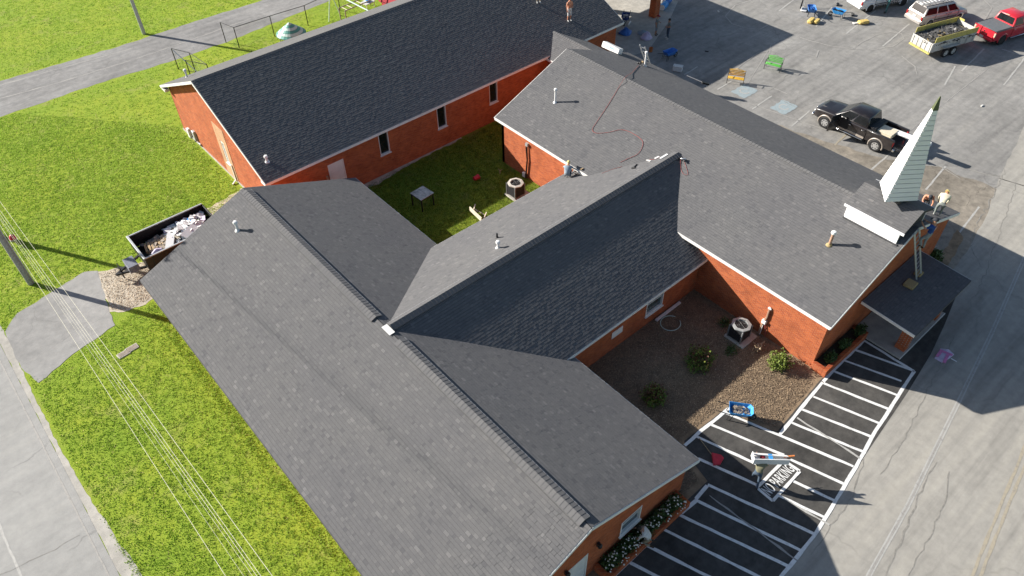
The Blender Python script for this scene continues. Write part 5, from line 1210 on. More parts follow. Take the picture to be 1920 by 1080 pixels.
def barrel(label, loc, rz, m):
    o = thing('plastic_drum', label, 'drum', loc, rz, 'drums lying by the far column')
    MB().lathe([(.01, -.44), (.24, -.44), (.28, -.4), (.29, -.2), (.27, -.18), (.29, -.15), (.29, .15), (.27, .18), (.29, .2), (.28, .4), (.24, .44), (.01, .44)], 16, (0, 0, .29), 'x').build('drum_body', m, o, smooth=True)
    MB().lathe([(.25, .43), (.25, .47), (.2, .47)], 14, (0, 0, .29), 'x').build('drum_rim', 'white_plastic', o); return o
g = gp(1244, 17); barrel('blue plastic drum lying on its side, the nearer of two', (g.x, g.y, .012), math.radians(200), 'bright_blue')
g = gp(1250, 8); barrel('blue plastic drum lying on its side, the farther of two', (g.x, g.y, .012), math.radians(190), 'blue_plastic')
for (px, py, lab, a) in ((1180, 45, 'white cut pipe lying by the dark blue wheelbarrow', .5), ):
    g = gp(px, py); junk('pipe_piece', lab, 'pipe', MB().tube([(-.35, 0, .06), (.35, 0, .06)], .06, 8), 'white_plastic', (g.x, g.y, .012), a)
g = gp(1220, 97); junk('bucket', 'orange bucket on the ground behind the ladder top', 'bucket', MB().lathe([(.12, 0), (.16, .34), (.145, .34), (.11, .03)], 12), 'orange', (g.x, g.y, .01))
cl = thing('cool_box', 'white cool box on the lot near the sanctuary eave', 'cool box', (*g2(1270, 133), .006), math.radians(-62))
rboxpart('box', cl, (0, 0, .2), (.7, .42, .36), 'white_plastic', .03); rboxpart('lid', cl, (0, 0, .41), (.74, .46, .06), 'cloth_white', .02); MB().tube([(-.3, .24, .3), (0, .27, .3), (.3, .24, .3)], .012, 6).build('handle', 'galv', cl)
def bench(label, loc, rz, m, group='painted garden benches'):
    o = thing('garden_bench', label, 'bench', loc, rz, group)
    for i in range(4): rboxpart('seat_slat', o, (0, .05+.1*i, .43), (1.2, .085, .03), m, .006)
    for i in range(4):
        z = .56+.1*i; rboxpart('back_slat', o, (0, .44+.03*i, z), (1.2 if i < 3 else 1.0, .025, .08), m, .006)
    MB().tube([(-.6, .55, .88), (-.3, .56, .93), (0, .56, .99), (.3, .56, .93), (.6, .55, .88)], .025, 6).build('top_rail', m, o)
    for s in (-1, 1):
        e = MB(); e.tube([(s*.6, .02, 0), (s*.6, .06, .42), (s*.6, .05, .62), (s*.6, .42, .66), (s*.6, .58, .92)], .022, 6); e.tube([(s*.6, .5, 0), (s*.6, .42, .42), (s*.6, .56, .9)], .022, 6); e.build('end_frame', 'black_metal', o)
    return o
g = gp(1375, 158); bench('yellow slatted garden bench on the lot', (g.x, g.y-.1, .012), math.radians(-60), 'yellow_paint')
g = gp(1444, 132); bench('green slatted garden bench on the lot', (g.x, g.y-.1, .008), math.radians(-74), 'green_paint')
def glove(px, py, lab, rz):
    g = gp(px, py); o = thing('foam_cushion', lab, 'cushion', (g.x, g.y, .006), rz)
    rboxpart('pad', o, (0, 0, .16), (.85, .4, .3), 'glove_yellow', .08); rboxpart('pad', o, (.2, -.42, .13), (.8, .38, .25), 'glove_yellow', .08)
glove(1520, 42, 'pair of yellow foam pads by the blue wheelbarrow', .2)
o = thing('foam_cushion', 'single yellow foam pad with a white wrapper on the lot', 'cushion', (*g2(1618, 44), .006), -.5); rboxpart('pad', o, (0, 0, .14), (.9, .5, .26), 'glove_yellow', .07); rboxpart('wrapper', o, (-.65, .1, .05), (.45, .3, .08), 'cloth_white', .03)
g = gp(1507, 20); tl2 = thing('tool_cart', 'dark folding cart frame behind the blue wheelbarrow', 'cart', (g.x, g.y, .006), .4)
rboxpart('cart_panel', tl2, (0, .3, .55), (.5, .1, .7), 'black_metal', .02); MB().tube([(.4, .2, 0), (.7, .5, 1.1)], .03, 6).build('handle', 'alum', tl2); MB().tube([(.7, .1, 0), (1.0, .4, 1.1)], .03, 6).build('handle', 'alum', tl2); rboxpart('cart_base', tl2, (0, 0, .1), (.7, .5, .1), 'white_plastic', .02)
for (px, py, lab) in ((1598, 29, 'small black tool bag behind the white vehicle'), (1570, 10, 'small dark rag near the far tools')):
    g = gp(px, py); o = rboxpart('tool_bag', None, (0, 0, .08), (.5, .24, .16), 'black_metal', .05, .4); o.location = (g.x, g.y, .006); tag(o, lab, 'bag')
# roofing gear
def roof_obj(name, lab, cat, px, py, W, axis, s, bld, m, rz, up=.02):
    p = on_roof(px, py, W, axis, s, up); o = bld.build(name, m, bevel=.01)
    n = Vector((s*(W['z']-W['e']), 0, W['w'])).normalized() if axis == 'y' else Vector((0, s*(W['z']-W['e']), W['w'])).normalized()
    qq = Vector((0, 0, 1)).rotation_difference(n) @ Matrix.Rotation(rz, 3, 'Z').to_quaternion(); o.rotation_euler = qq.to_euler(); o.location = p; return tag(o, lab, cat)
pk = thing('shingle_bundle', 'white wrapped bundle lying on the far end of the sanctuary roof', 'package', on_roof(1146, 96, W3, 'y', 1, .03), math.radians(-60)); pk.rotation_euler = (Matrix.Rotation(math.radians(21.9), 3, 'Y') @ Matrix.Rotation(math.radians(-88), 3, 'Z')).to_euler()
rboxpart('wrapper', pk, (0, 0, .2), (1.55, .45, .4), 'white_plastic', .04)
text_mesh('package_print', 'ROOFING', .17, 'bright_blue', pk, world_of(pk) @ Matrix.Translation((0, -.228, .2)) @ Matrix.Rotation(math.radians(90), 4, 'X'), 1, .003)
cmp_ = thing('nail_gun', 'black nail gun at the foot of the tall white vent pipe', 'nail gun', on_roof(1200, 121, W3, 'y', 1, .02), .6)
rboxpart('gun_body', cmp_, (0, 0, .12), (.34, .1, .12), 'black_metal', .03); rboxpart('grip', cmp_, (-.06, .1, .1), (.1, .22, .09), 'dark_plastic', .03); MB().lathe([(.1, 0), (.1, .1)], 12, (.12, -.1, .05)).build('magazine', 'wood', cmp_); rboxpart('nose', cmp_, (.2, 0, .06), (.08, .06, .14), 'alum', .01)
ng = thing('nail_gun', 'nail gun hung at the top end of the connecting ridge', 'nail gun', on_roof(1281, 302, W3, 'y', -1, .02), 2.2)
rboxpart('gun_body', ng, (0, 0, .12), (.3, .1, .12), 'alum', .03); rboxpart('grip', ng, (-.06, .1, .1), (.1, .2, .09), 'black_metal', .03); MB().lathe([(.1, 0), (.1, .1)], 12, (.12, -.1, .05)).build('magazine', 'black_metal', ng)
hm_ = roof_obj('hammer', 'dark handled hammer lying on the connecting roof', 'hammer', 1190, 314, W2, 'x', 1, MB().box((.12, 0, .03), (.5, .06, .05)).box((-.16, 0, .03), (.1, .22, .07)), 'black_metal', .35)
def hose(lab, pts, r, m='red_hose', name='air_hose', cat='hose'):
    P = [Vector(p) for p in pts]; S = []
    for i in range(len(P)-1):
        p0, p1, p2, p3 = P[max(i-1, 0)], P[i], P[i+1], P[min(i+2, len(P)-1)]
        for k in range(6):
            t = k/6; S.append(.5*((2*p1)+(p2-p0)*t+(2*p0-5*p1+4*p2-p3)*t*t+(3*p1-p0-3*p2+p3)*t**3))
    S.append(P[-1]); o = MB().tube(S, r, 6).build(name, m, smooth=True); return tag(o, lab, cat)
L3 = lambda x, y: on_roof(x, y, W3, 'y', -1, .035); R3 = lambda x, y: on_roof(x, y, W3, 'y', 1, .035); L2 = lambda x, y: on_roof(x, y, W2, 'x', 1, .035)
rc = R3(1180, 139); 
hose('thin red air hose running over the sanctuary ridge down to the connecting roof', [R3(1197, 123), R3(1185, 137), Vector((W3['c'], L3(1172, 147).y, W3['z']+.06)), L3(1160, 165), L3(1140, 198), L3(1120, 228), L3(1111, 243), L3(1118, 250), L3(1140, 249), L3(1165, 244), L3(1185, 250), L3(1204, 264), L3(1204, 277), L3(1195, 290), L3(1178, 298), L3(1163, 305)], .011)
hose('pale red hose looped along the connecting roof to the ridge end', [L2(1128, 326), L2(1150, 318), L2(1168, 312), L2(1162, 303), L2(1175, 300), L2(1200, 297), L2(1225, 300), L2(1250, 289), L2(1268, 287)], .009)
hose('short red hose hanging from the nail gun at the ridge end', [on_roof(1277, 296, W3, 'y', -1, .1), L3(1276, 310), L3(1280, 325), L3(1290, 328), L3(1286, 312), L3(1283, 303)], .008)
wt = thing('trim_board', 'long white trim board laid on the connecting roof', 'board', L2(1193, 296)); MB().bar(L2(1169, 288), L2(1220, 303), .09, .03).build('board', 'white_trim', wt, True)
fs = thing('flashing_pieces', 'fan of white flashing pieces on the connecting ridge', 'flashing', L2(1235, 292))
for i, (a, b2) in enumerate((((1248, 287), (1216, 298)), ((1251, 288), (1228, 299)), ((1252, 291), (1238, 299)), ((1250, 286), (1222, 295)))): MB().bar(on_roof(*a, W2, 'x', 1, .05+.012*i), on_roof(*b2, W2, 'x', 1, .04+.012*i), .12, .01).build('strip', 'white_plastic', fs, True)
rk = thing('roof_jack', 'brown plank propped between eave and connecting roof', 'plank', (26.2, 24.0, 2.7)); MB().bar(L2(1069, 323)+Vector((0, 0, .25)), L2(1092, 327)+Vector((0, 0, .35)), .16, .05).build('plank', 'wood', rk, True); MB().bar(L2(1086, 318)+Vector((0, 0, .4)), L2(1072, 330)+Vector((0, 0, .1)), .08, .05).build('brace', 'galv', rk, True)
for (px, py, lab, w_) in ((1707, 533, 'tan foam pad on the porch roof at the ladder foot', .62), (1722, 513, 'smaller tan foam pad behind the ladder foot on the porch roof', .42)):
    g = gp(px, py, 2.66); o = rboxpart('foam_pad', None, (0, 0, .07), (w_, w_*.85, .14), 'osb', .03, .05); o.location = (g.x, g.y, 2.60 if py > 520 else 2.62); tag(o, lab, 'pad')
# odd pieces of shingle and wrappers lying on the roofs
# rake over far eave of the sanctuary
br = thing('broom', 'long pole broom leaning over the far sanctuary eave', 'broom', R3(1310, 150)); MB().bar(R3(1287, 145)+Vector((0, 0, .1)), R3(1315, 157)+Vector((0, 0, .1)), .035, .035).build('broom_pole', 'alum', br, True); MB().bar(R3(1315, 157)+Vector((0, 0, .08)), R3(1328, 160)+Vector((0, 0, .05)), .22, .1).build('broom_head', 'black_metal', br, True)
# ------------------------------------------------------------------ courtyard, beds, street furniture
pm('galv_dark', (.16, .165, .17), .5, .15)
pm('ac_grey', (.3, .31, .31), .5, .12)
pm('ac_cream', (.5, .47, .42), .5, .12)
def ac_unit(label, px, py, s=.82, h=.8, pad_=True, body='dark_plastic', top='white_trim'):
    g = gp(px, py); o = thing('air_conditioner', label, 'air conditioner', (g.x, g.y, .02), 0)
    rboxpart('pad', o, (.12, -.08, .03), (1.25, 1.2, .1), 'concrete', .02); rboxpart('casing', o, (0, 0, .08+h/2), (s*.96, s*.96, h-.06), body, .05)
    for k in range(4):
        for i in range(6):
            z = .2+i*(h-.2)/6; d = ((0, -1), (1, 0), (0, 1), (-1, 0))[k]; rboxpart('louvre', o, (d[0]*s*.485, d[1]*s*.485, z), ((.02 if d[0] else s*.82), (.02 if d[1] else s*.82), .03), 'galv' if body != 'dark_plastic' else 'black_metal', 0)
    for sx in (-1, 1):
        for sy in (-1, 1): rboxpart('corner_post', o, (sx*s*.46, sy*s*.46, .08+h/2), (.08, .08, h-.02), 'galv_dark', .02)
    MB().lathe([(s*.40, h+.05), (s*.60, h+.05), (s*.60, h+.11), (s*.42, h+.13), (s*.40, h+.05)], 8, (0, 0, 0)).build('top_ring', top, o)
    MB().lathe([(.01, h-.02), (s*.41, h-.02), (s*.41, h+.02), (.01, h+.02)], 20).build('fan_well', 'black_rubber', o)
    b = MB()
    for i in range(4): a = i*math.pi/2+.3; b.bar((.06*math.cos(a), .06*math.sin(a), h+.04), (s*.34*math.cos(a), s*.34*math.sin(a), h+.05), .14, .012)
    b.lathe([(.01, h+.03), (.1, h+.03), (.1, h+.09), (.01, h+.09)], 10); b.build('fan', 'dark_plastic', o)
    g_ = MB()
    for r in (.14, .24, .33): g_.tube([(r*math.cos(t), r*math.sin(t), h+.125) for t in [2*math.pi*i/20 for i in range(20)]], .006, 4, 0, True)
    for i in range(8): a = i*math.pi/8; g_.tube([(-s*.42*math.cos(a), -s*.42*math.sin(a), h+.12), (s*.42*math.cos(a), s*.42*math.sin(a), h+.12)], .005, 4)
    g_.build('fan_guard', 'black_metal', o); return o
ac_unit('cream topped air conditioner on the courtyard grass', 967, 366, .85, .85, True, 'dark_plastic', 'ac_cream')
ac_unit('dark air conditioner on a concrete pad in the mulch bed', 1383, 632, .85, .85, True, 'dark_plastic', 'ac_grey')
# table, red ball, fallen bench in the courtyard
ps = [gp(771, 362, .95), gp(791, 347, .95), gp(813, 361, .95), gp(790, 378, .95)]; c = sum(ps, Vector())/4
tbl = thing('wooden_table', 'weathered square table with black legs on the courtyard grass', 'table', (c.x, c.y, 0)); ax = (ps[2]-ps[1]).normalized(); rz = math.atan2(ax.y, ax.x); hw = .5*((ps[2]-ps[1]).length+(ps[1]-ps[0]).length)/2; pm('weathered_top', (.5, .48, .44), .85, .3, 5, dirt=(.15, .15, .12), dirtk=.7)
tbl.rotation_euler = (0, 0, rz)
for i in range(5): rboxpart('table_board', tbl, (0, -hw+hw*.2+i*hw*.4, .94), (2*hw, hw*.395, .04), 'weathered_top', .006)
for sx in (-1, 1):
    for sy in (-1, 1): rboxpart('leg', tbl, (sx*(hw-.06), sy*(hw-.06), .46), (.07, .07, .92), 'black_metal', .01)
for s in (-1, 1): rboxpart('apron', tbl, (0, s*(hw-.05), .88), (2*hw-.1, .03, .08), 'black_metal', 0); rboxpart('apron', tbl, (s*(hw-.05), 0, .88), (.03, 2*hw-.1, .08), 'black_metal', 0)
g = gp(893, 337); bk = thing('bucket', 'red plastic bucket lying on the courtyard grass', 'bucket', (g.x, g.y, 0)); MB().lathe([(.01, -.18), (.13, -.18), (.17, .2), (.155, .2), (.12, -.15), (.01, -.15)], 14, (0, 0, .165), 'x').build('bucket_body', 'red_plastic', bk, smooth=True); MB().tube([(.2, -.16, .2), (.32, -.1, .12), (.32, .1, .12), (.2, .16, .2)], .008, 5).build('handle', 'steel', bk)
fb = thing('bench', 'white wooden bench tipped over on the courtyard grass', 'bench', (*g2(895, 405), 0)); A, B_ = gp(881, 391, .3), gp(903, 412, .3)
MB().bar(A, B_, .05, .3).build('seat', 'tan_board', fb, True)
MB().bar(gp(888, 393, .25), gp(891, 383, .12), .06, .04).build('leg', 'tan_board', fb, True); MB().bar(gp(907, 410, .25), gp(912, 398, .12), .06, .04).build('leg', 'tan_board', fb, True); MB().bar(gp(890, 392, .1), gp(910, 404, .1), .05, .04).build('stretcher', 'old_wood', fb, True)
g = gp(938, 322); junk('branch', 'pale forked stick by the courtyard corner', 'stick', MB().tube([(-.3, 0, .04), (0, .02, .06), (.25, .15, .04)], .025, 5).tube([(0, .02, .06), (.2, -.12, .04)], .02, 5), 'wood', (g.x, g.y, 0), .8)
# mulch bed things
gt = thing('gutter_piece', 'white gutter length lying along the connecting wall', 'gutter', (*g2(1252, 585), .03)); A, B_ = gp(1230, 601, .06), gp(1275, 567, .06); MB().bar(A, B_, .14, .09).build('gutter', 'white_trim', gt, True)
c = gp(1257, 607); tag(MB().tube([(c.x+.55*math.cos(t), c.y+.5*math.sin(t), .05) for t in [.25+5.6*i/30 for i in range(31)]], .02, 6).build('hose_coil', 'pale_teal'), 'open ring of pale hose on the mulch', 'hose')
def leaves(n, c, r, sz, mat, tint, name='foliage', par=None, zmin=.02, seed=1):
    g_ = np.random.default_rng(seed); d = g_.normal(0, 1, (n*2, 3)); d /= np.linalg.norm(d, axis=1)[:, None]; rr_ = g_.random(n*2)**.45
    lump = 1+.25*np.sin(d[:, 0]*5+seed)*np.sin(d[:, 1]*6+2*seed)+.15*np.sin(d[:, 2]*7)
    P = d*rr_[:, None]*np.array(r)*lump[:, None]; P[:, 2] += r[2]*.75; P = P[P[:, 2] > zmin][:n]; n = len(P); d = d[:n]
    nn = g_.normal(0, 1, (n, 3))+d*.8+np.array([0, 0, .7]); nn /= np.linalg.norm(nn, axis=1)[:, None]
    a = np.cross(nn, g_.normal(0, 1, (n, 3))); a /= np.linalg.norm(a, axis=1)[:, None]; b = np.cross(nn, a); s = sz*(.6+.8*g_.random(n))[:, None]
    V = np.stack([P-a*s*.1, P+b*s*.45+a*s*.5, P+a*s*1.25, P-b*s*.45+a*s*.5], 1)+np.array(c)
    t = np.clip(tint(P, g_), 0, 1)
    return np_mesh(name, V.reshape(-1, 3), np.arange(n*4).reshape(-1, 4), mat, t, par, True)
def bush(label, c, r, n, sz, mat, tint, seed, cat='shrub', name='shrub'):
    o = thing(name, label, cat, c); b = MB()
    for i in range(7):
        a = random.uniform(0, 6.3); b.tube([(c[0]+.03*math.cos(a), c[1]+.03*math.sin(a), c[2]), (c[0]+r[0]*.35*math.cos(a), c[1]+r[1]*.35*math.sin(a), c[2]+r[2]*.6), (c[0]+r[0]*.7*math.cos(a), c[1]+r[1]*.7*math.sin(a), c[2]+r[2]*1.2)], [.02, .014, .006], 5)
    b.build('stems', 'old_wood', o, True); leaves(n, c, r, sz, mat, tint, 'foliage', o, seed=seed); return o
red = lambda P, g_: .30+.5*(P[:, 2] > .45)*(g_.random(len(P)) < .75)+g_.normal(0, .13, len(P))
grn = lambda P, g_: .45+g_.normal(0, .2, len(P))
g = gp(1310, 682); bush('broad shrub with reddish top and green skirt in the mulch bed', (g.x, g.y, .02), (.82, .68, .48), 2300, .075, 'leaf_mixed', red, 3)
g = gp(1225, 750); bush('smaller reddish green shrub near the front wing eave', (g.x, g.y, .02), (.6, .55, .48), 1600, .075, 'leaf_mixed', red, 5)
g = gp(1462, 688); bush('bright lime green shrub against the sanctuary wall', (g.x, g.y+.1, .02), (.62, .5, .45), 1300, .075, 'leaf_lime', grn, 7)
g = gp(1370, 660); bush('thin low dark weed in front of the air conditioner pad', (g.x, g.y, .02), (.45, .35, .14), 260, .06, 'leaf_green', grn, 9, 'plant', 'weed')
g = gp(1357, 608); bush('low dark weed behind the air conditioner', (g.x, g.y, .02), (.4, .35, .16), 260, .06, 'leaf_green', grn, 11, 'plant', 'weed')
g = gp(1420, 655); bush('straggly pale dry plant beside the lime shrub', (g.x, g.y, .02), (.4, .22, .22), 120, .06, 'chip', lambda P, g_: .8+g_.normal(0, .1, len(P)), 13, 'plant', 'weed')
for i, (px, py) in enumerate(((1560, 675), (1585, 650), (1612, 622))):
    g = gp(px, py, .45); bush(('leafy shrub at the near end of the sanctuary planter', 'leafy shrub in the middle of the sanctuary planter', 'leafy shrub at the porch end of the sanctuary planter')[i], (g.x, min(7.85, max(7.6, g.y)), .35), (.42, .26, .3), 520, .07, 'leaf_green', grn, 20+i)
g = gp(1747, 487); bush('green strappy plant by the porch end of the gravel bed', (g.x, g.y, .02), (.5, .45, .38), 800, .1, 'leaf_green', lambda P, g_: .6+g_.normal(0, .2, len(P)), 25, 'plant', 'plant')
sheet('gravel_bed', rough_poly([g2(1750, 505), g2(1795, 430), g2(1806, 445), g2(1790, 480), g2(1770, 505)], .3, .06, 33), .022, 'mulch')
pm('petal', (.82, .80, .72), .6, .08)
for i, x in enumerate((11.6, 12.5, 13.4, 14.3, 15.2)):
    o = bush('white flowering bush %s' % ('nearest the white door in the long planter', 'second from the white door in the long planter', 'in the middle of the long planter beside the kneeling person', 'second from the mulch end of the long planter', 'at the mulch end of the long planter')[i], (x, 7.62, .25), (.58, .34, .36), 1100, .06, 'leaf_green', grn, 30+i, 'bush', 'flowering_bush')
    g_ = np.random.default_rng(50+i); b = MB()
    for k in range(34 if i != 2 else 24):
        t, rr_ = g_.random()*6.28, g_.random()**.5; p = (x+.56*rr_*math.cos(t), 7.55+.38*rr_*math.sin(t)-.06, .25+.27+.40*(1-rr_**2)+g_.random()*.05); b.ball(p, .026+.018*g_.random(), 0, 6, (1, 1, .6))
    bo = b.build('blossoms', 'petal', o, True); bo['kind'] = 'stuff'
# pad clutter
sh_ = thing('plastic_shovel', 'red plastic scoop shovel lying on the striped pad', 'shovel', (*g2(1343, 862), .03)); A, B_ = gp(1311, 821, .05), gp(1334, 852, .06)
MB().tube([A, B_], .018, 6).build('handle', 'wood', sh_, True)
P = [gp(1334, 851, .05), gp(1337, 873, .05), gp(1350, 872, .05), gp(1357, 860, .05), gp(1352, 854, .05)]
b = MB(); n = len(P); b.v = [tuple(p) for p in P]+[tuple(p+Vector((0, 0, .06+.05*(i in (0, 1)))) ) for i, p in enumerate(P)]; b.f = [tuple(range(n-1, -1, -1)), tuple(range(n, 2*n))]+[(i, (i+1) % n, n+(i+1) % n, n+i) for i in range(n)]; b.m = [0]*len(b.f); b.build('blade', 'red_plastic', sh_, True)
bagp = [g2(1751, 672), g2(1763, 654), g2(1778, 655), g2(1789, 665), g2(1781, 672), g2(1766, 681)]
pb = thing('plastic_bag', 'flattened pink and white plastic sack on the road', 'bag', (*g2(1769, 668), .018)); r_ = random.Random(4)
b = MB(); cc = Vector(g2(1769, 667)); n = len(bagp); b.v = [(x, y, .02) for x, y in bagp]+[(cc.x+(x-cc.x)*.8, cc.y+(y-cc.y)*.8, .06+r_.random()*.05) for x, y in bagp]+[(cc.x, cc.y, .1)]
b.f = [(i, (i+1) % n, n+(i+1) % n, n+i) for i in range(n)]+[(n+i, n+(i+1) % n, 2*n) for i in range(n)]; b.m = [0]*(2*n); b.build('sack', 'lilac', pb, True)
b = MB(); 
for u, v in (((1762, 656), (1786, 666)), ((1770, 680), (1778, 664)), ((1757, 668), (1766, 657))): b.bar(gp(*u, .1), gp(*v, .11), .14, .012)
b.build('print', 'pink_plastic', pb, True); MB().bar(gp(1783, 672, .03), gp(1794, 678, .03), .06, .01).build('strip', 'white_plastic', pb, True)
# utility covers in the grass
for px, py, lab in ((232, 664, 'concrete meter cover in the grass, the nearer of two'), (248, 653, 'concrete meter cover in the grass, the one nearer the front wing')):
    g = gp(px, py); o = thing('meter_cover', lab, 'cover', (g.x, g.y, 0), math.radians(4)); rboxpart('rim', o, (0, 0, .0), (.62, .4, .08), 'concrete', .02); rboxpart('lid', o, (0, 0, .04), (.5, .28, .012), 'patch_lid' if 'patch_lid' in MATS else 'old_wood', .01)
# power pole and lines
up_ = thing('utility_pole', 'grey wooden service pole at the left edge beside the apron', 'utility pole', (-.8, 40.25, 0)); PH = 5.6
MB().lathe([(.165, -.1), (.155, 2), (.14, PH)], 14, (-.8, 40.25, 0)).build('pole', 'pole_wood', up_, True, smooth=True)
MB().tube([(-.62, 40.1, .05), (-.63, 40.11, 3), (-.64, 40.12, 5.2)], .03, 6).build('conduit', 'galv', up_, True)
X2, Y2, PH2 = -2.0, 47.5, 10.6
u2 = thing('utility_pole', 'tall wooden power pole with a crossarm carrying the lines', 'utility pole', (X2, Y2, 0))
MB().lathe([(.16, -.1), (.13, 5), (.1, PH2)], 12, (X2, Y2, 0)).build('pole', 'pole_wood', u2, True, smooth=True)
dA = Vector((1, 0, 0)); ctr_ = Vector((X2, Y2, PH2-.5)); MB().bar(ctr_-dA*1.3, ctr_+dA*1.3, .09, .11).build('crossarm', 'pole_wood', u2, True)
for k in (-1.2, -.6, .6, 1.2): MB().lathe([(.03, 0), (.06, .06), (.04, .12), (.06, .16), (.02, .22)], 8, ctr_+dA*k+Vector((0, 0, .05))).build('insulator', 'dark_plastic', u2, True)
pm('wire', (.62, .59, .48), .45, .1)
for i, (xa_, xb_, zz, r) in enumerate(((.80, -.17, 9.2, .0056), (.57, -.36, 9.2, .0052), (.49, -.45, 9.2, .005), (.40, -.52, 9.2, .0035), (-.16, -.52, 9.2, .0056), (.22, -.50, 9.1, .003))):
    pts = []; q1 = Vector((xa_*.80, 9.0, 13.0)); q0 = Vector((xb_, 40.2, zz)); q0 = q1+(q0-q1)*1.24; q2 = Vector((xb_-1.5, 95, 10.2))
    for k in range(26): pts.append(q0.lerp(q1, k/15))
    tag(MB().tube(pts, r, 5).build('power_line', 'wire', up_ if False else None), ('thickest pale power line, rightmost of the bundle', 'pale power line, second from the right of the bundle', 'pale power line, third from the right of the bundle', 'thin power line at the left of the bundle of four', 'single pale power line left of the bundle', 'faintest thin line left of the bundle')[i], 'power line', 'power lines beside the side road')
g = gp(31, 457); fl = thing('warning_marker', 'red and white marker beside the utility pole', 'marker', (g.x, g.y, 0)); MB().tube([(0, 0, 0), (0, 0, .75)], .025, 6).build('post', 'galv', fl); MB().lathe([(.02, .3), (.18, .32), (.2, .42), (.14, .62), (.02, .7)], 10, (0, 0, 0)).build('cone', 'red_plastic', fl, smooth=True); MB().lathe([(.195, .34), (.208, .42)], 10).build('band', 'cloth_white', fl)
# light pole by the drive
lp = thing('light_pole', 'slim grey wooden pole standing beside the upper driveway', 'pole', (15.85, 65.4, 0)); MB().lathe([(.16, 0), (.14, 4), (.11, 8.5)], 12, (15.85, 65.4, 0)).build('pole', 'galv', lp, True, smooth=True)
MB().bar((15.85, 65.4, 8.2), (15.85, 63.9, 8.6), .06, .06).build('arm', 'galv', lp, True); MB().box((15.85, 63.7, 8.6), (.25, .6, .14)).build('lamp_head', 'galv', lp, True)
# chain link fence along the drive
def fence(label, pts, h, gatelike=False):
    o = thing('chain_link_fence', label, 'fence', (pts[0][0], pts[0][1], 0))
    for x, y in pts: MB().tube([(x, y, 0), (x, y, h)], .035, 8).build('post', 'black_metal', o, True)
    ms = MB()
    for a, b in zip(pts[:-1], pts[1:]):
        MB().tube([(a[0], a[1], h), (b[0], b[1], h)], .025, 6).build('top_rail', 'black_metal', o, True)
        a3, b3 = Vector((*a, 0)), Vector((*b, 0)); L = (b3-a3).length; d = (b3-a3)/L; k = int(L/.22)
        for i in range(-int(h/.22), k):
            for sg in (1, -1):
                t0, t1 = i*.22, i*.22+h; z0, z1 = 0, h
                if t0 < 0: z0 = -t0; t0 = 0
                if t1 > L: z1 = h-(t1-L); t1 = L
                if t1 <= t0: continue
                if sg < 0: z0, z1 = h-z0, h-z1
                p, q = a3+d*t0, a3+d*t1; nn = Vector((0, 0, .0045)); ms.quad(p+Vector((0, 0, z0))-nn, q+Vector((0, 0, z1))-nn, q+Vector((0, 0, z1))+nn, p+Vector((0, 0, z0))+nn)
    m_ = ms.build('wire_mesh', 'galv', o, True); m_['kind'] = 'stuff'; return o
hF = 1.75
fence('black chain link fence running along the upper driveway', [g2(449, 90), g2(515, 68), g2(578, 48), g2(638, 20), (34, 57.9), (38, 58.2)], hF)
fence('leaning open chain link gate section nearest the driveway bend', [g2(449, 90), g2(424, 80)], hF)
fence('small chain link pen standing behind the rear wing gable', [g2(335, 130), g2(368, 138), (16.4, 53.5), (15.5, 55.2)], hF)
fb_ = thing('fence_brace', 'pale diagonal pipe leaning inside the chain link pen', 'pipe', (16, 56, 0)); MB().tube([gp(324, 94, hF), gp(372, 137, .3)], .035, 6).build('pipe', 'alum', fb_, True)
# playground
c = gp(550, 80); mg = thing('play_dome', 'round teal ribbed dome of playground equipment behind the rear wing', 'play equipment', (c.x, c.y, 0))
for i in range(6):
    r0, r1 = 1.2-i*.2, 1.2-(i+1)*.2+.03; z = .85+i*.15
    MB().lathe([(max(.02, r1), z+.13), (r0, z), (r0, z-.04), (max(.02, r1), z+.09)], 24).build('dome_ring', 'teal_paint' if i % 2 == 0 else 'pale_teal', mg)
    MB().lathe([(r0+.01, z-.05), (r0+.02, z-.02), (r0-.02, z-.02), (r0-.02, z-.05), (r0+.01, z-.05)], 24).build('ring_edge', 'green_cap', mg)
for i in range(6): a = i*math.pi/3; MB().tube([(1.05*math.cos(a), 1.05*math.sin(a), 0), (1.05*math.cos(a), 1.05*math.sin(a), .85)], .04, 6).build('leg', 'alum', mg)
A, B_ = gp(640, 20, 2.1), gp(690, 2, 2.1); A, B_ = Vector((29.6, 55.4, 0)), Vector((34.6, 55.9, 0)); dd = (B_-A).normalized(); sd_ = Vector((-dd.y, dd.x, 0))
A = gp(641, 18, 2.0); A.z = 0; B_ = A+Vector((4.6, .5, 0)); dd = (B_-A).normalized(); sd_ = Vector((-dd.y, dd.x, 0))
mb_ = thing('monkey_bars', 'tan overhead climbing ladder behind the rear wing', 'play equipment', A)
for s in (-.4, .4):
    MB().tube([A+sd_*s+Vector((0, 0, 2)), B_+sd_*s+Vector((0, 0, 2))], .045, 6).build('rail', 'old_wood', mb_, True)
    for q_ in (A, B_): MB().tube([q_+sd_*s, q_+sd_*s+Vector((0, 0, 2))], .045, 6).build('post', 'old_wood', mb_, True)
for i in range(9): q_ = A.lerp(B_, (i+.5)/9)+Vector((0, 0, 2)); MB().tube([q_-sd_*.4, q_+sd_*.4], .03, 6).build('rung', 'tan_board', mb_, True)
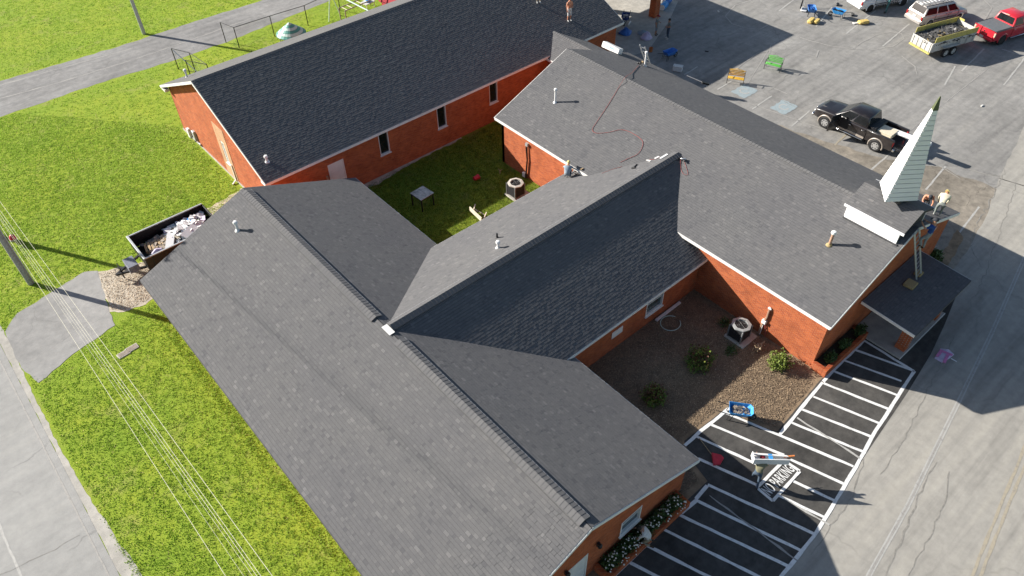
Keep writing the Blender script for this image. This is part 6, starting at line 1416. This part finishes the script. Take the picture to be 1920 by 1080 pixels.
A2, B2 = gp(651, 0, 2.4), gp(694, 22, 2.4); sw = thing('swing_frame', 'pale green swing frame bar crossing the climbing ladder', 'swing', (A2.x, A2.y, 0)); A2 = A2+(A2-B2)*.8
MB().tube([A2, B2], .05, 8).build('top_bar', 'pale_teal', sw, True)
for q_ in (A2, B2):
    for s in (-.7, .7): MB().tube([q_, Vector((q_.x+s, q_.y+s*.3, 0))], .04, 6).build('leg', 'pale_teal', sw, True)
c = gp(740, 8, 1.2); ph = thing('playhouse', 'small red and tan playhouse peeking over the rear ridge', 'playhouse', (c.x, c.y, 0)); rboxpart('wall', ph, (0, 0, .75), (1.7, 1.4, 1.5), 'cap_red', .02); rboxpart('post', ph, (-.88, -.72, .9), (.1, .1, 1.8), 'tan_board', .01); rboxpart('post', ph, (.88, -.72, .9), (.1, .1, 1.8), 'tan_board', .01); MB().extrude([(-1.0, 1.55), (0, 2.0), (1.0, 1.55), (1.0, 1.48), (0, 1.92), (-1.0, 1.48)], 'y', -.9, .9).build('roof', 'cap_red', ph)
c = gp(690, 8, .3); sl2 = thing('play_table', 'white and blue play table near the swing frame', 'play table', (c.x, c.y, 0), .2); rboxpart('table_top', sl2, (0, 0, .5), (1.1, .8, .08), 'cloth_white', .02); MB().ball((0, 0, .6), .28, 0, 10, (1, 1, .5)).build('basin', 'bright_blue', sl2, smooth=True)
for sx in (-.45, .45):
    for sy in (-.3, .3): rboxpart('leg', sl2, (sx, sy, .23), (.06, .06, .46), 'cloth_white', .01)
# litter on the lot and roofs
for i, (px, py, m) in enumerate(((1841, 199, 'cloth_white'), (1347, 22, 'cloth_white'), (1325, 97, 'black_metal'))):
    g = gp(px, py); o = MB().box((0, 0, .03), (.3, .12, .06)).build('litter_scrap', m, bevel=.02); o.location = (g.x, g.y, .01); o.rotation_euler = (0, 0, i); tag(o, ('small white scrap lying alone on the right side of the lot', 'small white scrap on the shaded lot near the top', 'small dark scrap on the shaded lot by the blue wheelbarrow')[i], 'litter')
